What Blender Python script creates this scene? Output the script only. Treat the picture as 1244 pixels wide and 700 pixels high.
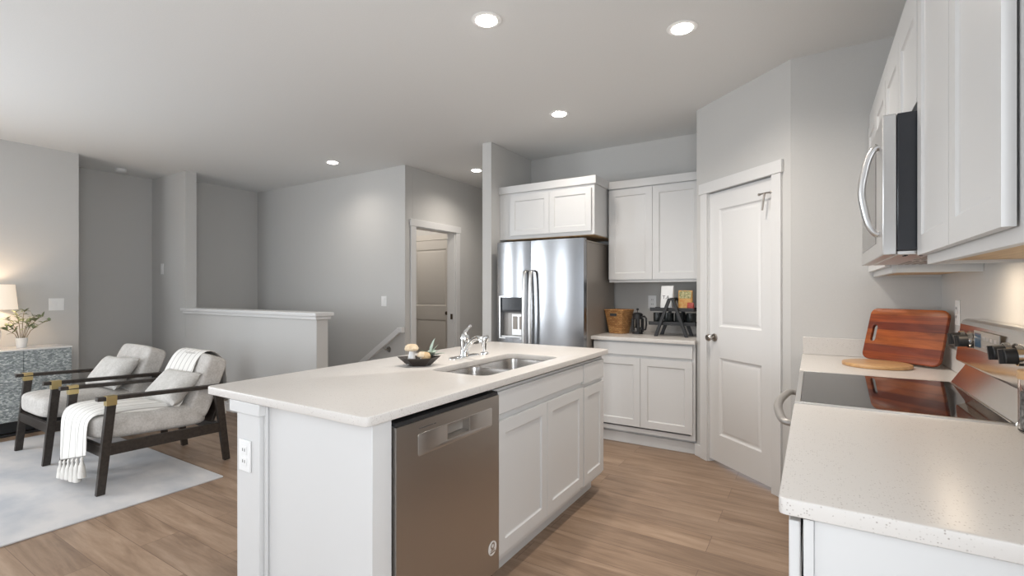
import bpy, bmesh, math, random
from mathutils import Vector, Matrix
for o in list(bpy.data.objects): bpy.data.objects.remove(o)
SC = bpy.context.scene
C = SC.collection
R = math.radians
# ------------------------------------------------------------------ camera
cd = bpy.data.cameras.new('camera'); cam = bpy.data.objects.new('camera', cd); C.objects.link(cam)
cd.sensor_fit = 'HORIZONTAL'; cd.sensor_width = 36.0; cd.lens = 589.0/1244*36
cd.shift_y = 3.9/1244; cd.clip_start = 0.02
cam.location = (0, 0, 1.292); cam.rotation_euler = (R(90), 0, R(31.824))
SC.camera = cam
# ------------------------------------------------------------------ world, lights, exposure
SC.view_settings.view_transform = 'Standard'; SC.view_settings.look = 'None'
SC.view_settings.gamma = 1.0; SC.view_settings.use_curve_mapping = False
SC.view_settings.exposure = 0.85
w = bpy.data.worlds.new('sky'); SC.world = w; w.use_nodes = True
w.node_tree.nodes['Background'].inputs[0].default_value = (0.80, 0.89, 1.0, 1)
w.node_tree.nodes['Background'].inputs[1].default_value = 0.8
def light(name, kind, loc, energy, color, rot=(0, 0, 0), parent=None, **k):
    d = bpy.data.lights.new(name, kind); d.energy = energy; d.color = color
    for a, v in k.items(): setattr(d, a, v)
    o = bpy.data.objects.new(name, d); C.objects.link(o); o.location = loc; o.rotation_euler = rot
    if parent: o.parent = parent
    return o
DAY = (0.90, 0.95, 1.0)
# daylight entering through the windows of the wall behind the camera and the living room side
light('daylight_patio', 'AREA', (-1.6, -2.95, 1.25), 5, DAY, (R(90), 0, 0), shape='RECTANGLE', size=2.3, size_y=2.0)
light('daylight_living', 'AREA', (-4.55, -2.95, 1.45), 23, DAY, (R(90), 0, 0), shape='RECTANGLE', size=1.0, size_y=1.6)
light('daylight_side', 'AREA', (-6.35, -1.2, 1.45), 58, DAY, (R(90), 0, R(-90)), shape='RECTANGLE', size=1.8, size_y=1.5)
light('right_side_fill', 'AREA', (.55, -.5, 1.45), 29, DAY, (R(90), 0, R(90)), shape='RECTANGLE', size=1.5, size_y=1.4)  # added fill from the right to lift the island fronts, no known source
WARM = (1.0, 0.92, 0.83)
CAN_W = 40.0

# ------------------------------------------------------------------ materials
def mat(name, col, rough=0.5, metal=0.0, spec=0.5, **k):
    m = bpy.data.materials.new(name); m.use_nodes = True
    b = m.node_tree.nodes['Principled BSDF']
    b.inputs['Base Color'].default_value = (*col, 1); b.inputs['Roughness'].default_value = rough
    b.inputs['Metallic'].default_value = metal; b.inputs['Specular IOR Level'].default_value = spec
    for a, v in k.items(): b.inputs[a.replace('_', ' ')].default_value = v
    return m
def N(m, t, **k):
    n = m.node_tree.nodes.new(t)
    for a, v in k.items():
        if a in n.inputs: n.inputs[a].default_value = v
        else: setattr(n, a, v)
    return n
def L(m, a, ao, b, bi): m.node_tree.links.new(a.outputs[ao], b.inputs[bi])
def P(m): return m.node_tree.nodes['Principled BSDF']
def coords(m, scale=(1, 1, 1), rot=(0, 0, 0)):
    tc = N(m, 'ShaderNodeTexCoord'); mp = N(m, 'ShaderNodeMapping')
    mp.inputs['Scale'].default_value = scale; mp.inputs['Rotation'].default_value = rot
    L(m, tc, 'Object', mp, 'Vector'); return mp
def ramp(m, stops):
    r = N(m, 'ShaderNodeValToRGB'); e = r.color_ramp.elements
    while len(e) < len(stops): e.new(0.5)
    for i, (p_, c_) in enumerate(stops): e[i].position = p_; e[i].color = (*c_, 1)
    return r
def bump(m, src, out, strength=0.2, dist=0.002):
    b = N(m, 'ShaderNodeBump'); b.inputs['Strength'].default_value = strength; b.inputs['Distance'].default_value = dist
    L(m, src, out, b, 'Height'); L(m, b, 'Normal', P(m), 'Normal')
def noisy(name, c1, c2, scale=(1, 1, 1), nscale=8, rough=0.5, bstr=0.0, bd=0.002, lo=0.35, hi=0.65, **k):
    m = mat(name, c1, rough, **k); mp = coords(m, scale)
    n = N(m, 'ShaderNodeTexNoise', Scale=nscale, Detail=6.0); L(m, mp, 0, n, 'Vector')
    r = ramp(m, [(lo, c1), (hi, c2)]); L(m, n, 'Fac', r, 'Fac'); L(m, r, 'Color', P(m), 'Base Color')
    if bstr: bump(m, n, 'Fac', bstr, bd)
    return m
def s2l(r, g, b):
    f = lambda c: (c/255/12.92) if c/255 <= .04045 else ((c/255+.055)/1.055)**2.4
    return (f(r), f(g), f(b))
M = {}
M['wall'] = noisy('wall_paint', (.575, .568, .552), (.59, .582, .565), nscale=180, rough=.7, bstr=.05, bd=.0006, spec=.3)
M['ceiling'] = noisy('ceiling_paint', (.79, .793, .782), (.81, .812, .802), nscale=140, rough=.85, bstr=.1, bd=.001, spec=.2)
M['trim'] = mat('trim_paint', (.72, .717, .71), .35)
M['door'] = mat('door_paint', (.74, .737, .73), .38)
M['shaded_door'] = mat('shaded_door_paint', (.62, .59, .55), .4)  # inner-room door and casing: the room's dimness is put into the colour
M['cab'] = mat('cabinet_paint', (.66, .658, .652), .36)
M['ply'] = noisy('raw_maple', (.72, .50, .28), (.60, .40, .21), (1, 12, 1), 5, .5)
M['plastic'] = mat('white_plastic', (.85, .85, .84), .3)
M['slot'] = mat('dark_slot', (.05, .05, .05), .5)
def make_floor():
    m = mat('vinyl_plank', (.3, .2, .14), .42, spec=.45)
    mp = coords(m)
    br = N(m, 'ShaderNodeTexBrick', offset=0.37, offset_frequency=2)
    for a, v in (('Scale', 1.0), ('Mortar Size', .0015), ('Mortar Smooth', .3), ('Bias', 0.0), ('Brick Width', 1.22), ('Row Height', .182)): br.inputs[a].default_value = v
    br.inputs['Color1'].default_value = (0, 0, 0, 1); br.inputs['Color2'].default_value = (1, 1, 1, 1); br.inputs['Mortar'].default_value = (.5, .5, .5, 1)
    L(m, mp, 0, br, 'Vector')
    # grain: stretched noise, shifted per plank
    tc = N(m, 'ShaderNodeMapping'); tc.inputs['Scale'].default_value = (1.0, 9.0, 1)
    L(m, mp, 0, tc, 'Vector')
    add = N(m, 'ShaderNodeVectorMath', operation='MULTIPLY_ADD'); add.inputs[1].default_value = (7, 13, 3)
    L(m, br, 'Color', add, 0); L(m, tc, 0, add, 2)
    n1 = N(m, 'ShaderNodeTexNoise', Scale=1.6, Detail=8.0, Roughness=.6, Distortion=.6); L(m, add, 0, n1, 'Vector')
    n2 = N(m, 'ShaderNodeTexNoise', Scale=9.0, Detail=5.0, Roughness=.7); L(m, add, 0, n2, 'Vector')
    r1 = ramp(m, [(.30, (.205, .135, .09)), (.5, (.325, .225, .155)), (.72, (.42, .305, .22))]); L(m, n1, 'Fac', r1, 'Fac')
    mx = N(m, 'ShaderNodeMix', data_type='RGBA', blend_type='MULTIPLY'); mx.inputs[0].default_value = .35
    r2 = ramp(m, [(.3, (.62, .6, .58)), (.7, (1.1, 1.1, 1.1))]); L(m, n2, 'Fac', r2, 'Fac')
    L(m, r1, 'Color', mx, 6); L(m, r2, 'Color', mx, 7)
    r3 = ramp(m, [(0, (.88, .87, .87)), (1, (1.08, 1.07, 1.06))]); L(m, br, 'Color', r3, 'Fac')
    mx2 = N(m, 'ShaderNodeMix', data_type='RGBA', blend_type='MULTIPLY'); mx2.inputs[0].default_value = 1
    L(m, mx, 2, mx2, 6); L(m, r3, 'Color', mx2, 7)
    mx3 = N(m, 'ShaderNodeMix', data_type='RGBA'); mx3.inputs[7].default_value = (.16, .10, .07, 1)
    L(m, br, 'Fac', mx3, 0); L(m, mx2, 2, mx3, 6); L(m, mx3, 2, P(m), 'Base Color')
    bump(m, n2, 'Fac', .08, .001)
    return m
M['floor'] = make_floor()
def make_quartz():
    m = mat('speckled_quartz', (.74, .69, .63), .30, spec=.24); mp = coords(m)
    v = N(m, 'ShaderNodeTexVoronoi', Scale=230.0); L(m, mp, 0, v, 'Vector')
    n = N(m, 'ShaderNodeTexNoise', Scale=30.0, Detail=3.0); L(m, mp, 0, n, 'Vector')
    a = N(m, 'ShaderNodeSeparateColor'); L(m, v, 'Color', a, 'Color')
    r = ramp(m, [(.0, (0, 0, 0)), (.74, (0, 0, 0)), (.80, (1, 1, 1))]); L(m, a, 'Red', r, 'Fac')
    d = ramp(m, [(.26, (1, 1, 1)), (.40, (0, 0, 0))]); L(m, v, 'Distance', d, 'Fac')
    mu = N(m, 'ShaderNodeMath', operation='MULTIPLY'); L(m, r, 'Color', mu, 0); L(m, d, 'Color', mu, 1)
    mu2 = N(m, 'ShaderNodeMath', operation='MULTIPLY'); rr = ramp(m, [(.38, (.15, .15, .15)), (.62, (1, 1, 1))]); L(m, n, 'Fac', rr, 'Fac')
    L(m, mu, 0, mu2, 0); L(m, rr, 'Color', mu2, 1)
    mx = N(m, 'ShaderNodeMix', data_type='RGBA'); mx.inputs[6].default_value = (.655, .625, .592, 1); mx.inputs[7].default_value = (.40, .36, .33, 1)
    L(m, mu2, 0, mx, 0); L(m, mx, 2, P(m), 'Base Color'); return m
M['quartz'] = make_quartz()
def brushed(name, col, rough, axis_scale, bstr=.03):
    m = mat(name, col, rough, 1.0); mp = coords(m, axis_scale)
    n = N(m, 'ShaderNodeTexNoise', Scale=6.0, Detail=4.0); L(m, mp, 0, n, 'Vector')
    r = ramp(m, [(.3, (rough*.85,)*3), (.7, (rough*1.2,)*3)]); L(m, n, 'Fac', r, 'Fac'); L(m, r, 'Color', P(m), 'Roughness')
    bump(m, n, 'Fac', bstr, .0005); return m
M['steel'] = brushed('brushed_steel', (.31, .315, .325), .22, (2, 2, 90), .01)
M['steel_door'] = mat('brushed_steel_dishwasher', (.50, .475, .45), .34, 1.0)
M['steel_light'] = mat('satin_steel', (.66, .655, .65), .30, 1.0)
M['steel_warm'] = brushed('warm_satin_steel', (.66, .635, .60), .15, (90, 2, 90), .004)
M['sink'] = mat('sink_steel', (.44, .42, .40), .27, 1.0)
M['chrome'] = mat('chrome', (.82, .83, .84), .06, 1.0)
M['nickel'] = mat('satin_nickel', (.42, .39, .36), .28, 1.0)
M['bronze'] = mat('oil_bronze', (.10, .075, .055), .35, .8)
M['grey_side'] = mat('appliance_grey_side', (.30, .27, .24), .42, .35)
M['black_gloss'] = mat('black_glass', (.012, .012, .013), .03, 0, .5)
M['black_side'] = mat('black_appliance_side', (.03, .033, .04), .16)
M['black'] = mat('matte_black', (.02, .02, .021), .45)
M['black_ceramic'] = mat('black_ceramic', (.02, .024, .024), .25)
M['dark_wood'] = noisy('ebony_stained_wood', (.022, .017, .014), (.04, .031, .025), (2, 14, 14), 4, .38)
M['brass'] = mat('brushed_brass', (.62, .49, .24), .35, 1.0)
def fabric(name, c1, c2, sc=260, bs=.35):
    m = mat(name, c1, .9, spec=.15); mp = coords(m, (1, 1, 1))
    a = N(m, 'ShaderNodeTexNoise', Scale=sc*.35, Detail=2.0); b = N(m, 'ShaderNodeTexNoise', Scale=14.0, Detail=4.0)
    L(m, mp, 0, a, 'Vector'); L(m, mp, 0, b, 'Vector')
    ad = N(m, 'ShaderNodeMath', operation='MULTIPLY_ADD'); ad.inputs[1].default_value = .5; L(m, a, 'Fac', ad, 0)
    hb = N(m, 'ShaderNodeMath', operation='MULTIPLY'); hb.inputs[1].default_value = .5; L(m, b, 'Fac', hb, 0); L(m, hb, 0, ad, 2)
    r = ramp(m, [(.36, c2), (.62, c1)]); L(m, ad, 0, r, 'Fac'); L(m, r, 'Color', P(m), 'Base Color')
    bump(m, a, 'Fac', bs, .002); return m
M['linen'] = fabric('oatmeal_linen', (.60, .575, .545), (.45, .425, .395))
M['linen2'] = fabric('pale_pillow_linen', (.63, .61, .58), (.50, .48, .45))
def make_throw():
    m = mat('striped_throw', (.78, .755, .71), .95, spec=.1); mp = coords(m)
    s = N(m, 'ShaderNodeSeparateXYZ'); L(m, mp, 0, s, 0)
    a = N(m, 'ShaderNodeMath', operation='MULTIPLY_ADD'); a.inputs[1].default_value = 15.0; a.inputs[2].default_value = 20.3; L(m, s, 'X', a, 0)
    f = N(m, 'ShaderNodeMath', operation='FRACT'); L(m, a, 0, f, 0)
    r = ramp(m, [(.0, (.80, .78, .74)), (.80, (.80, .78, .74)), (.84, (.42, .39, .37)), (.92, (.45, .42, .39)), (.96, (.80, .78, .74))])
    L(m, f, 0, r, 'Fac')
    n = N(m, 'ShaderNodeTexNoise', Scale=120.0); L(m, mp, 0, n, 'Vector')
    L(m, r, 'Color', P(m), 'Base Color'); bump(m, n, 'Fac', .4, .003); return m
M['throw'] = make_throw()
M['tassel'] = noisy('cotton_tassel', (.80, .775, .73), (.62, .59, .55), (60, 60, 3), 3, .95, .5, .003)
M['rug'] = noisy('faded_rug', (.62, .60, .59), (.44, .45, .475), (1, 1.6, 1), 2.6, .95, 0, lo=.38, hi=.68)
bump(M['rug'], N(M['rug'], 'ShaderNodeTexNoise', Scale=320.0), 'Fac', .3, .002)
def make_mosaic():
    m = mat('shell_mosaic', (.45, .5, .52), .25, spec=.6); mp = coords(m, (1, 62, 120), (R(0), 0, 0))
    n = N(m, 'ShaderNodeTexNoise', Scale=.25, Detail=2.0); L(m, mp, 0, n, 'Vector')
    ad = N(m, 'ShaderNodeVectorMath', operation='MULTIPLY_ADD'); ad.inputs[1].default_value = (0, 3, 3); L(m, n, 'Color', ad, 0); L(m, mp, 0, ad, 2)
    v = N(m, 'ShaderNodeTexVoronoi', Scale=1.0); L(m, ad, 0, v, 'Vector')
    sp = N(m, 'ShaderNodeSeparateColor'); L(m, v, 'Color', sp, 'Color')
    r = ramp(m, [(0, (.19, .215, .215)), (.45, (.32, .345, .345)), (.75, (.43, .46, .455)), (1, (.66, .68, .66))]); L(m, sp, 'Red', r, 'Fac')
    L(m, r, 'Color', P(m), 'Base Color'); bump(m, sp, 'Green', .25, .002); return m
M['mosaic'] = make_mosaic()
def make_board(name, axis, cols, sc):
    m = mat(name, cols[0], .32); mp = coords(m, axis)
    n = N(m, 'ShaderNodeTexNoise', Scale=sc, Detail=5.0, Roughness=.65, Distortion=.4); L(m, mp, 0, n, 'Vector')
    k = len(cols)
    r = ramp(m, [(.25+.5*i/(k-1), c) for i, c in enumerate(cols)]); L(m, n, 'Fac', r, 'Fac'); L(m, r, 'Color', P(m), 'Base Color'); return m
def make_acacia():
    m = mat('acacia_red', (.25, .06, .02), .28); mp = coords(m)
    sx = N(m, 'ShaderNodeSeparateXYZ'); L(m, mp, 0, sx, 0)
    mu = N(m, 'ShaderNodeMath', operation='MULTIPLY'); mu.inputs[1].default_value = 24.0; L(m, sx, 'Z', mu, 0)
    fl = N(m, 'ShaderNodeMath', operation='FLOOR'); L(m, mu, 0, fl, 0)
    wn = N(m, 'ShaderNodeTexWhiteNoise', noise_dimensions='1D'); L(m, fl, 0, wn, 'W')
    r = ramp(m, [(0, (.16, .028, .010)), (.35, (.22, .042, .012)), (.7, (.29, .064, .016)), (1, (.40, .11, .022))]); L(m, wn, 'Value', r, 'Fac')
    g = N(m, 'ShaderNodeMapping'); g.inputs['Scale'].default_value = (2.2, 2, 26); L(m, mp, 0, g, 'Vector')
    n = N(m, 'ShaderNodeTexNoise', Scale=2.2, Detail=6.0, Roughness=.65, Distortion=.5); L(m, g, 0, n, 'Vector')
    r2 = ramp(m, [(.3, (.55, .5, .45)), (.7, (1.25, 1.25, 1.25))]); L(m, n, 'Fac', r2, 'Fac')
    mx = N(m, 'ShaderNodeMix', data_type='RGBA', blend_type='MULTIPLY'); mx.inputs[0].default_value = 1; L(m, r, 'Color', mx, 6); L(m, r2, 'Color', mx, 7)
    L(m, mx, 2, P(m), 'Base Color'); return m
M['acacia'] = make_acacia()
M['olive'] = make_board('olive_wood', (1.5, 12, 12), [(.30, .15, .06), (.50, .28, .12), (.62, .38, .18), (.40, .20, .08)], 1.8)
M['lidwood'] = make_board('bamboo_lid', (2, 20, 20), [(.55, .33, .16), (.66, .42, .22)], 2)
def make_wicker():
    m = mat('woven_rattan', (.45, .22, .08), .6); mp = coords(m)
    br = N(m, 'ShaderNodeTexBrick', offset=.5)
    for a, v in (('Scale', 1.0), ('Mortar Size', .0016), ('Mortar Smooth', 1.0), ('Brick Width', .030), ('Row Height', .013)): br.inputs[a].default_value = v
    br.inputs['Color1'].default_value = (.62, .34, .13, 1); br.inputs['Color2'].default_value = (.40, .18, .06, 1); br.inputs['Mortar'].default_value = (.10, .04, .015, 1)
    sx = N(m, 'ShaderNodeSeparateXYZ'); L(m, mp, 0, sx, 0); cx = N(m, 'ShaderNodeCombineXYZ')
    ad = N(m, 'ShaderNodeMath', operation='ADD'); L(m, sx, 'X', ad, 0); L(m, sx, 'Y', ad, 1); L(m, ad, 0, cx, 'X'); L(m, sx, 'Z', cx, 'Y'); L(m, cx, 0, br, 'Vector')
    L(m, br, 'Color', P(m), 'Base Color')
    iv = N(m, 'ShaderNodeMath', operation='SUBTRACT'); iv.inputs[0].default_value = 1; L(m, br, 'Fac', iv, 1); bump(m, iv, 0, .9, .004); return m
M['wicker'] = make_wicker()
M['white_ceramic'] = mat('white_ceramic', (.80, .79, .77), .3)
M['cream'] = noisy('cream_stone', (.75, .64, .48), (.60, .46, .30), (1, 1, 1), 60, .55)
M['tanstone'] = noisy('tan_stone', (.66, .48, .27), (.50, .33, .17), (1, 1, 1), 50, .55)
M['leaf'] = noisy('dusty_leaf', (.20, .25, .13), (.33, .36, .21), (1, 1, 1), 30, .6)
M['sage'] = noisy('sage_leaf', (.52, .60, .52), (.40, .50, .42), (1, 1, 1), 60, .6)
M['twig'] = mat('twig', (.20, .15, .09), .7)
M['paper'] = mat('white_paper_bag', (.80, .80, .80), .6)
M['ink'] = mat('black_ink', (.03, .03, .03), .6)
M['orange'] = noisy('printed_foil', (.62, .28, .07), (.70, .45, .16), (1, 1, 1), 60, .35)
M['olivebag'] = noisy('olive_print', (.16, .17, .04), (.62, .55, .30), (1, 1, 1), 70, .4)
M['red'] = noisy('red_wrapper', (.25, .02, .015), (.42, .05, .03), (1, 1, 1), 60, .35)
M['shade'] = mat('lamp_shade_linen', (.85, .80, .72), .8, Emission_Color=(1.0, .80, .60, 1), Emission_Strength=.30)
M['marble'] = noisy('white_marble_top', (.78, .77, .75), (.66, .65, .64), (1, 1, 1), 5, .15)
M['grate'] = mat('vent_grey', (.36, .34, .32), .4, .5)
M['bean'] = noisy('roasted_coffee', (.045, .04, .038), (.30, .29, .28), (1, 1, 1), 130, .4, .8, .004)
M['lens'] = mat('lit_lens', (1, 1, 1), .4, Emission_Color=(1.0, .95, .88, 1), Emission_Strength=9.0)
def make_glass():
    m = mat('clear_glass', (1, 1, 1), .02); P(m).inputs['Transmission Weight'].default_value = 1.0; P(m).inputs['IOR'].default_value = 1.2; return m
M['glass'] = make_glass()
M['display'] = mat('dark_display', (.03, .05, .07), .12, Emission_Color=(.25, .4, .6, 1), Emission_Strength=.05)

# ------------------------------------------------------------------ mesh helpers
def sgn(x, p): return math.copysign(abs(x)**p, x)
class MB:
    def __init__(s): s.v = []; s.f = []; s.T = None; s.oriented = False
    def add(s, vs, fs):
        o = len(s.v)
        for p in vs:
            p = Vector(p); s.v.append(tuple(s.T @ p) if s.T else tuple(p))
        s.f += [tuple(i+o for i in f) for f in fs]; return s
    def box(s, x0, x1, y0, y1, z0, z1):
        vs = [(x, y, z) for z in (z0, z1) for y in (y0, y1) for x in (x0, x1)]
        return s.add(vs, [(0, 2, 3, 1), (4, 5, 7, 6), (0, 1, 5, 4), (2, 6, 7, 3), (0, 4, 6, 2), (1, 3, 7, 5)])
    def hexa(s, a, b):                      # two quads (4 pts each), joined
        return s.add(list(a)+list(b), [(3, 2, 1, 0), (4, 5, 6, 7), (0, 1, 5, 4), (1, 2, 6, 5), (2, 3, 7, 6), (3, 0, 4, 7)])
    def prism(s, pts, axis, a, b):
        n = len(pts)
        def mk(p, t):
            return {'x': (t, p[0], p[1]), 'y': (p[0], t, p[1]), 'z': (p[0], p[1], t)}[axis]
        vs = [mk(p, a) for p in pts]+[mk(p, b) for p in pts]
        return s.add(vs, [tuple(range(n))[::-1], tuple(range(n, 2*n))]+[(i, (i+1) % n, n+(i+1) % n, n+i) for i in range(n)])
    def loft(s, loops, cap0=True, cap1=True):
        n = len(loops[0]); vs = [p for l in loops for p in l]; fs = []
        for k in range(len(loops)-1):
            for i in range(n): fs.append((k*n+i, k*n+(i+1) % n, (k+1)*n+(i+1) % n, (k+1)*n+i))
        if cap0: fs.append(tuple(range(n))[::-1])
        if cap1: fs.append(tuple(range((len(loops)-1)*n, len(loops)*n)))
        return s.add(vs, fs)
    def lathe(s, prof, c=(0, 0, 0), n=32, axis='z'):
        ring = prof[0][0] > .002 and prof[-1][0] > .002; loops = []
        if ring: prof = list(prof)+[prof[0]]
        for r, h in prof:
            l = []
            for i in range(n):
                a = 2*math.pi*i/n; x, y = r*math.cos(a), r*math.sin(a)
                q = {'z': (x, y, h), 'x': (h, x, y), 'y': (y, h, x)}[axis]
                l.append((c[0]+q[0], c[1]+q[1], c[2]+q[2]))
            loops.append(l)
        return s.loft(loops, not ring, not ring)
    def tube(s, pts, rad, n=10, flat=1.0, div=0):
        pts = [Vector(p) for p in pts]; m = len(pts)
        rad = list(rad) if isinstance(rad, (list, tuple)) else [rad]*m
        if div:                              # Catmull-Rom resampling for smooth bends
            q = [pts[0]]+pts+[pts[-1]]; np_, nr = [], []
            for i in range(m-1):
                a, b_, c_, d_ = q[i:i+4]
                for k in range(div):
                    t = k/div
                    np_.append(.5*((2*b_)+(c_-a)*t+(2*a-5*b_+4*c_-d_)*t*t+(3*b_-a-3*c_+d_)*t**3)); nr.append(rad[i]*(1-t)+rad[i+1]*t)
            pts = np_+[pts[-1]]; rad = nr+[rad[-1]]; m = len(pts)
        loops = []; up = None
        for i, p in enumerate(pts):
            t = (pts[min(i+1, m-1)]-pts[max(i-1, 0)]).normalized()
            if up is None:
                up = Vector((0, 0, 1)) if abs(t.z) < .9 else Vector((1, 0, 0))
            sd = t.cross(up).normalized(); up = sd.cross(t).normalized()
            loops.append([p+sd*rad[i]*math.cos(2*math.pi*j/n)+up*rad[i]*flat*math.sin(2*math.pi*j/n) for j in range(n)])
        return s.loft(loops)
    def sblob(s, c, r, k=2.0, n=10, fn=None):   # cube-sphere superellipsoid
        g = {}; vs = []; fs = []
        def vid(p):
            key = tuple(round(q, 5) for q in p)
            if key not in g:
                d = sum(abs(q)**k for q in p)**(1/k); u = Vector(p)/d
                q = Vector((u.x*r[0], u.y*r[1], u.z*r[2]))
                if fn: q = fn(q)
                g[key] = len(vs); vs.append(q+Vector(c))
            return g[key]
        for ax in range(3):
            for sg in (-1, 1):
                for i in range(n):
                    for j in range(n):
                        q = []
                        for di, dj in ((0, 0), (1, 0), (1, 1), (0, 1)):
                            a = -1+2*(i+di)/n; b = -1+2*(j+dj)/n
                            p = [0, 0, 0]; p[ax] = sg; p[(ax+1) % 3] = a; p[(ax+2) % 3] = b; q.append(vid(p))
                        fs.append(tuple(q) if sg > 0 else tuple(q[::-1]))
        return s.add(vs, fs)
    def paneled(s, x0, x1, z0, z1, y, t, px0, px1, panels, steps):
        """slab whose front (-y) face carries recessed panels stacked in z; steps = [(inset, depth), ...]"""
        s.oriented = True
        F = lambda a, b, c, d: s.add([(a, y, c), (b, y, c), (b, y, d), (a, y, d)], [(0, 1, 2, 3)])
        F(x0, px0, z0, z1); F(px1, x1, z0, z1)
        zz = [z0]+[q for p in panels for q in p]+[z1]
        for i in range(0, len(zz), 2): F(px0, px1, zz[i], zz[i+1])
        for a, b in panels:
            loops = [[(px0, y, a), (px1, y, a), (px1, y, b), (px0, y, b)]]
            for ins, d in steps: loops.append([(px0+ins, y+d, a+ins), (px1-ins, y+d, a+ins), (px1-ins, y+d, b-ins), (px0+ins, y+d, b-ins)])
            s.loft(loops, cap0=False, cap1=True)
        y1 = y+t
        s.add([(x0, y, z0), (x1, y, z0), (x1, y, z1), (x0, y, z1), (x0, y1, z0), (x1, y1, z0), (x1, y1, z1), (x0, y1, z1)],
              [(4, 7, 6, 5), (0, 4, 5, 1), (1, 5, 6, 2), (2, 6, 7, 3), (3, 7, 4, 0)])
        return s
    def shaker(s, x0, x1, z0, z1, y=0, t=.019, rail=.057):
        return s.paneled(x0, x1, z0, z1, y, t, x0+rail, x1-rail, [(z0+rail, z1-rail)], [(.004, .006), (.009, .008)])
    def build(s, name, m, parent=None, loc=(0, 0, 0), rot=(0, 0, 0), bevel=0, seg=2, smooth=True, angle=35, sub=0, weld=True):
        me = bpy.data.meshes.new(name); me.from_pydata(s.v, [], s.f); me.update()
        bm = bmesh.new(); bm.from_mesh(me)
        if weld: bmesh.ops.remove_doubles(bm, verts=bm.verts, dist=1e-5)
        if not s.oriented: bmesh.ops.recalc_face_normals(bm, faces=bm.faces)
        bm.to_mesh(me); bm.free()
        return finish(me, name, m, parent, loc, rot, bevel, seg, smooth, angle, sub)
def finish(me, name, m, parent, loc, rot, bevel, seg, smooth, angle, sub=0):
    me.materials.clear(); me.materials.append(m if not isinstance(m, str) else M[m])
    if smooth:
        for p in me.polygons: p.use_smooth = True
        me.set_sharp_from_angle(angle=R(angle))
    o = bpy.data.objects.new(name, me); C.objects.link(o); o.location = loc; o.rotation_euler = rot
    if parent: o.parent = parent
    if bevel:
        b = o.modifiers.new('bevel', 'BEVEL'); b.width = bevel; b.segments = seg; b.limit_method = 'ANGLE'; b.angle_limit = R(40); b.harden_normals = False
    if sub:
        b = o.modifiers.new('sub', 'SUBSURF'); b.levels = sub; b.render_levels = sub
    return o
def rrect(x0, x1, y0, y1, r, n=6):
    out = []
    for cx, cy, a0 in ((x1-r, y1-r, 0), (x0+r, y1-r, 90), (x0+r, y0+r, 180), (x1-r, y0+r, 270)):
        for i in range(n+1):
            a = R(a0+90*i/n); out.append((cx+r*math.cos(a), cy+r*math.sin(a)))
    return out
def plate(loops, z0, z1, name, m, parent=None, loc=(0, 0, 0), rot=(0, 0, 0), bevel=.002, T=None):
    """flat plate with holes: first loop outer, others holes, extruded from z0 to z1"""
    cu = bpy.data.curves.new('tmp', 'CURVE'); cu.dimensions = '2D'; cu.fill_mode = 'BOTH'
    h = (z1-z0)/2; cu.extrude = h-bevel; cu.bevel_depth = bevel; cu.bevel_resolution = 2; cu.offset = -bevel
    for lp in loops:
        sp = cu.splines.new('POLY'); sp.points.add(len(lp)-1); sp.use_cyclic_u = True
        for i, p in enumerate(lp): sp.points[i].co = (p[0], p[1], 0, 1)
    to = bpy.data.objects.new('tmp', cu); C.objects.link(to)
    dg = bpy.context.evaluated_depsgraph_get(); me = bpy.data.meshes.new_from_object(to.evaluated_get(dg))
    bpy.data.objects.remove(to); bpy.data.curves.remove(cu)
    me.transform(Matrix.Translation((0, 0, (z0+z1)/2)))
    if T: me.transform(T)
    bm = bmesh.new(); bm.from_mesh(me); bmesh.ops.remove_doubles(bm, verts=bm.verts, dist=1e-6); bmesh.ops.recalc_face_normals(bm, faces=bm.faces); bm.to_mesh(me); bm.free()
    me.name = name
    return finish(me, name, m, parent, loc, rot, 0, 2, True, 30)
def thing(name, label, cat, loc=(0, 0, 0), rz=0, group=None):
    o = bpy.data.objects.new(name, None); C.objects.link(o); o.location = loc; o.rotation_euler = (0, 0, R(rz))
    o.empty_display_size = .1
    return tag(o, label, cat, group)
def tag(o, label, cat, group=None):
    o['label'] = label; o['category'] = cat
    if group: o['group'] = group
    return o
def struct(o): o['kind'] = 'structure'; return o
def copy_tree(o, parent=None):
    c = o.copy(); C.objects.link(c)
    if parent: c.parent = parent
    for ch in list(o.children): copy_tree(ch, c)
    return c
def text_mesh(txt, size, name, m, parent, loc, rot, depth=.0006):
    cu = bpy.data.curves.new('t', 'FONT'); cu.body = txt; cu.size = size; cu.extrude = depth; cu.align_x = 'CENTER'; cu.align_y = 'CENTER'
    to = bpy.data.objects.new('t', cu); C.objects.link(to); dg = bpy.context.evaluated_depsgraph_get()
    me = bpy.data.meshes.new_from_object(to.evaluated_get(dg)); bpy.data.objects.remove(to); bpy.data.curves.remove(cu); me.name = name
    return finish(me, name, m, parent, loc, rot, 0, 2, False, 30)

# ================================================================== ROOM SHELL
ZC = 2.715
FR = -3.0      # rear wall, behind the camera
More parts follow.
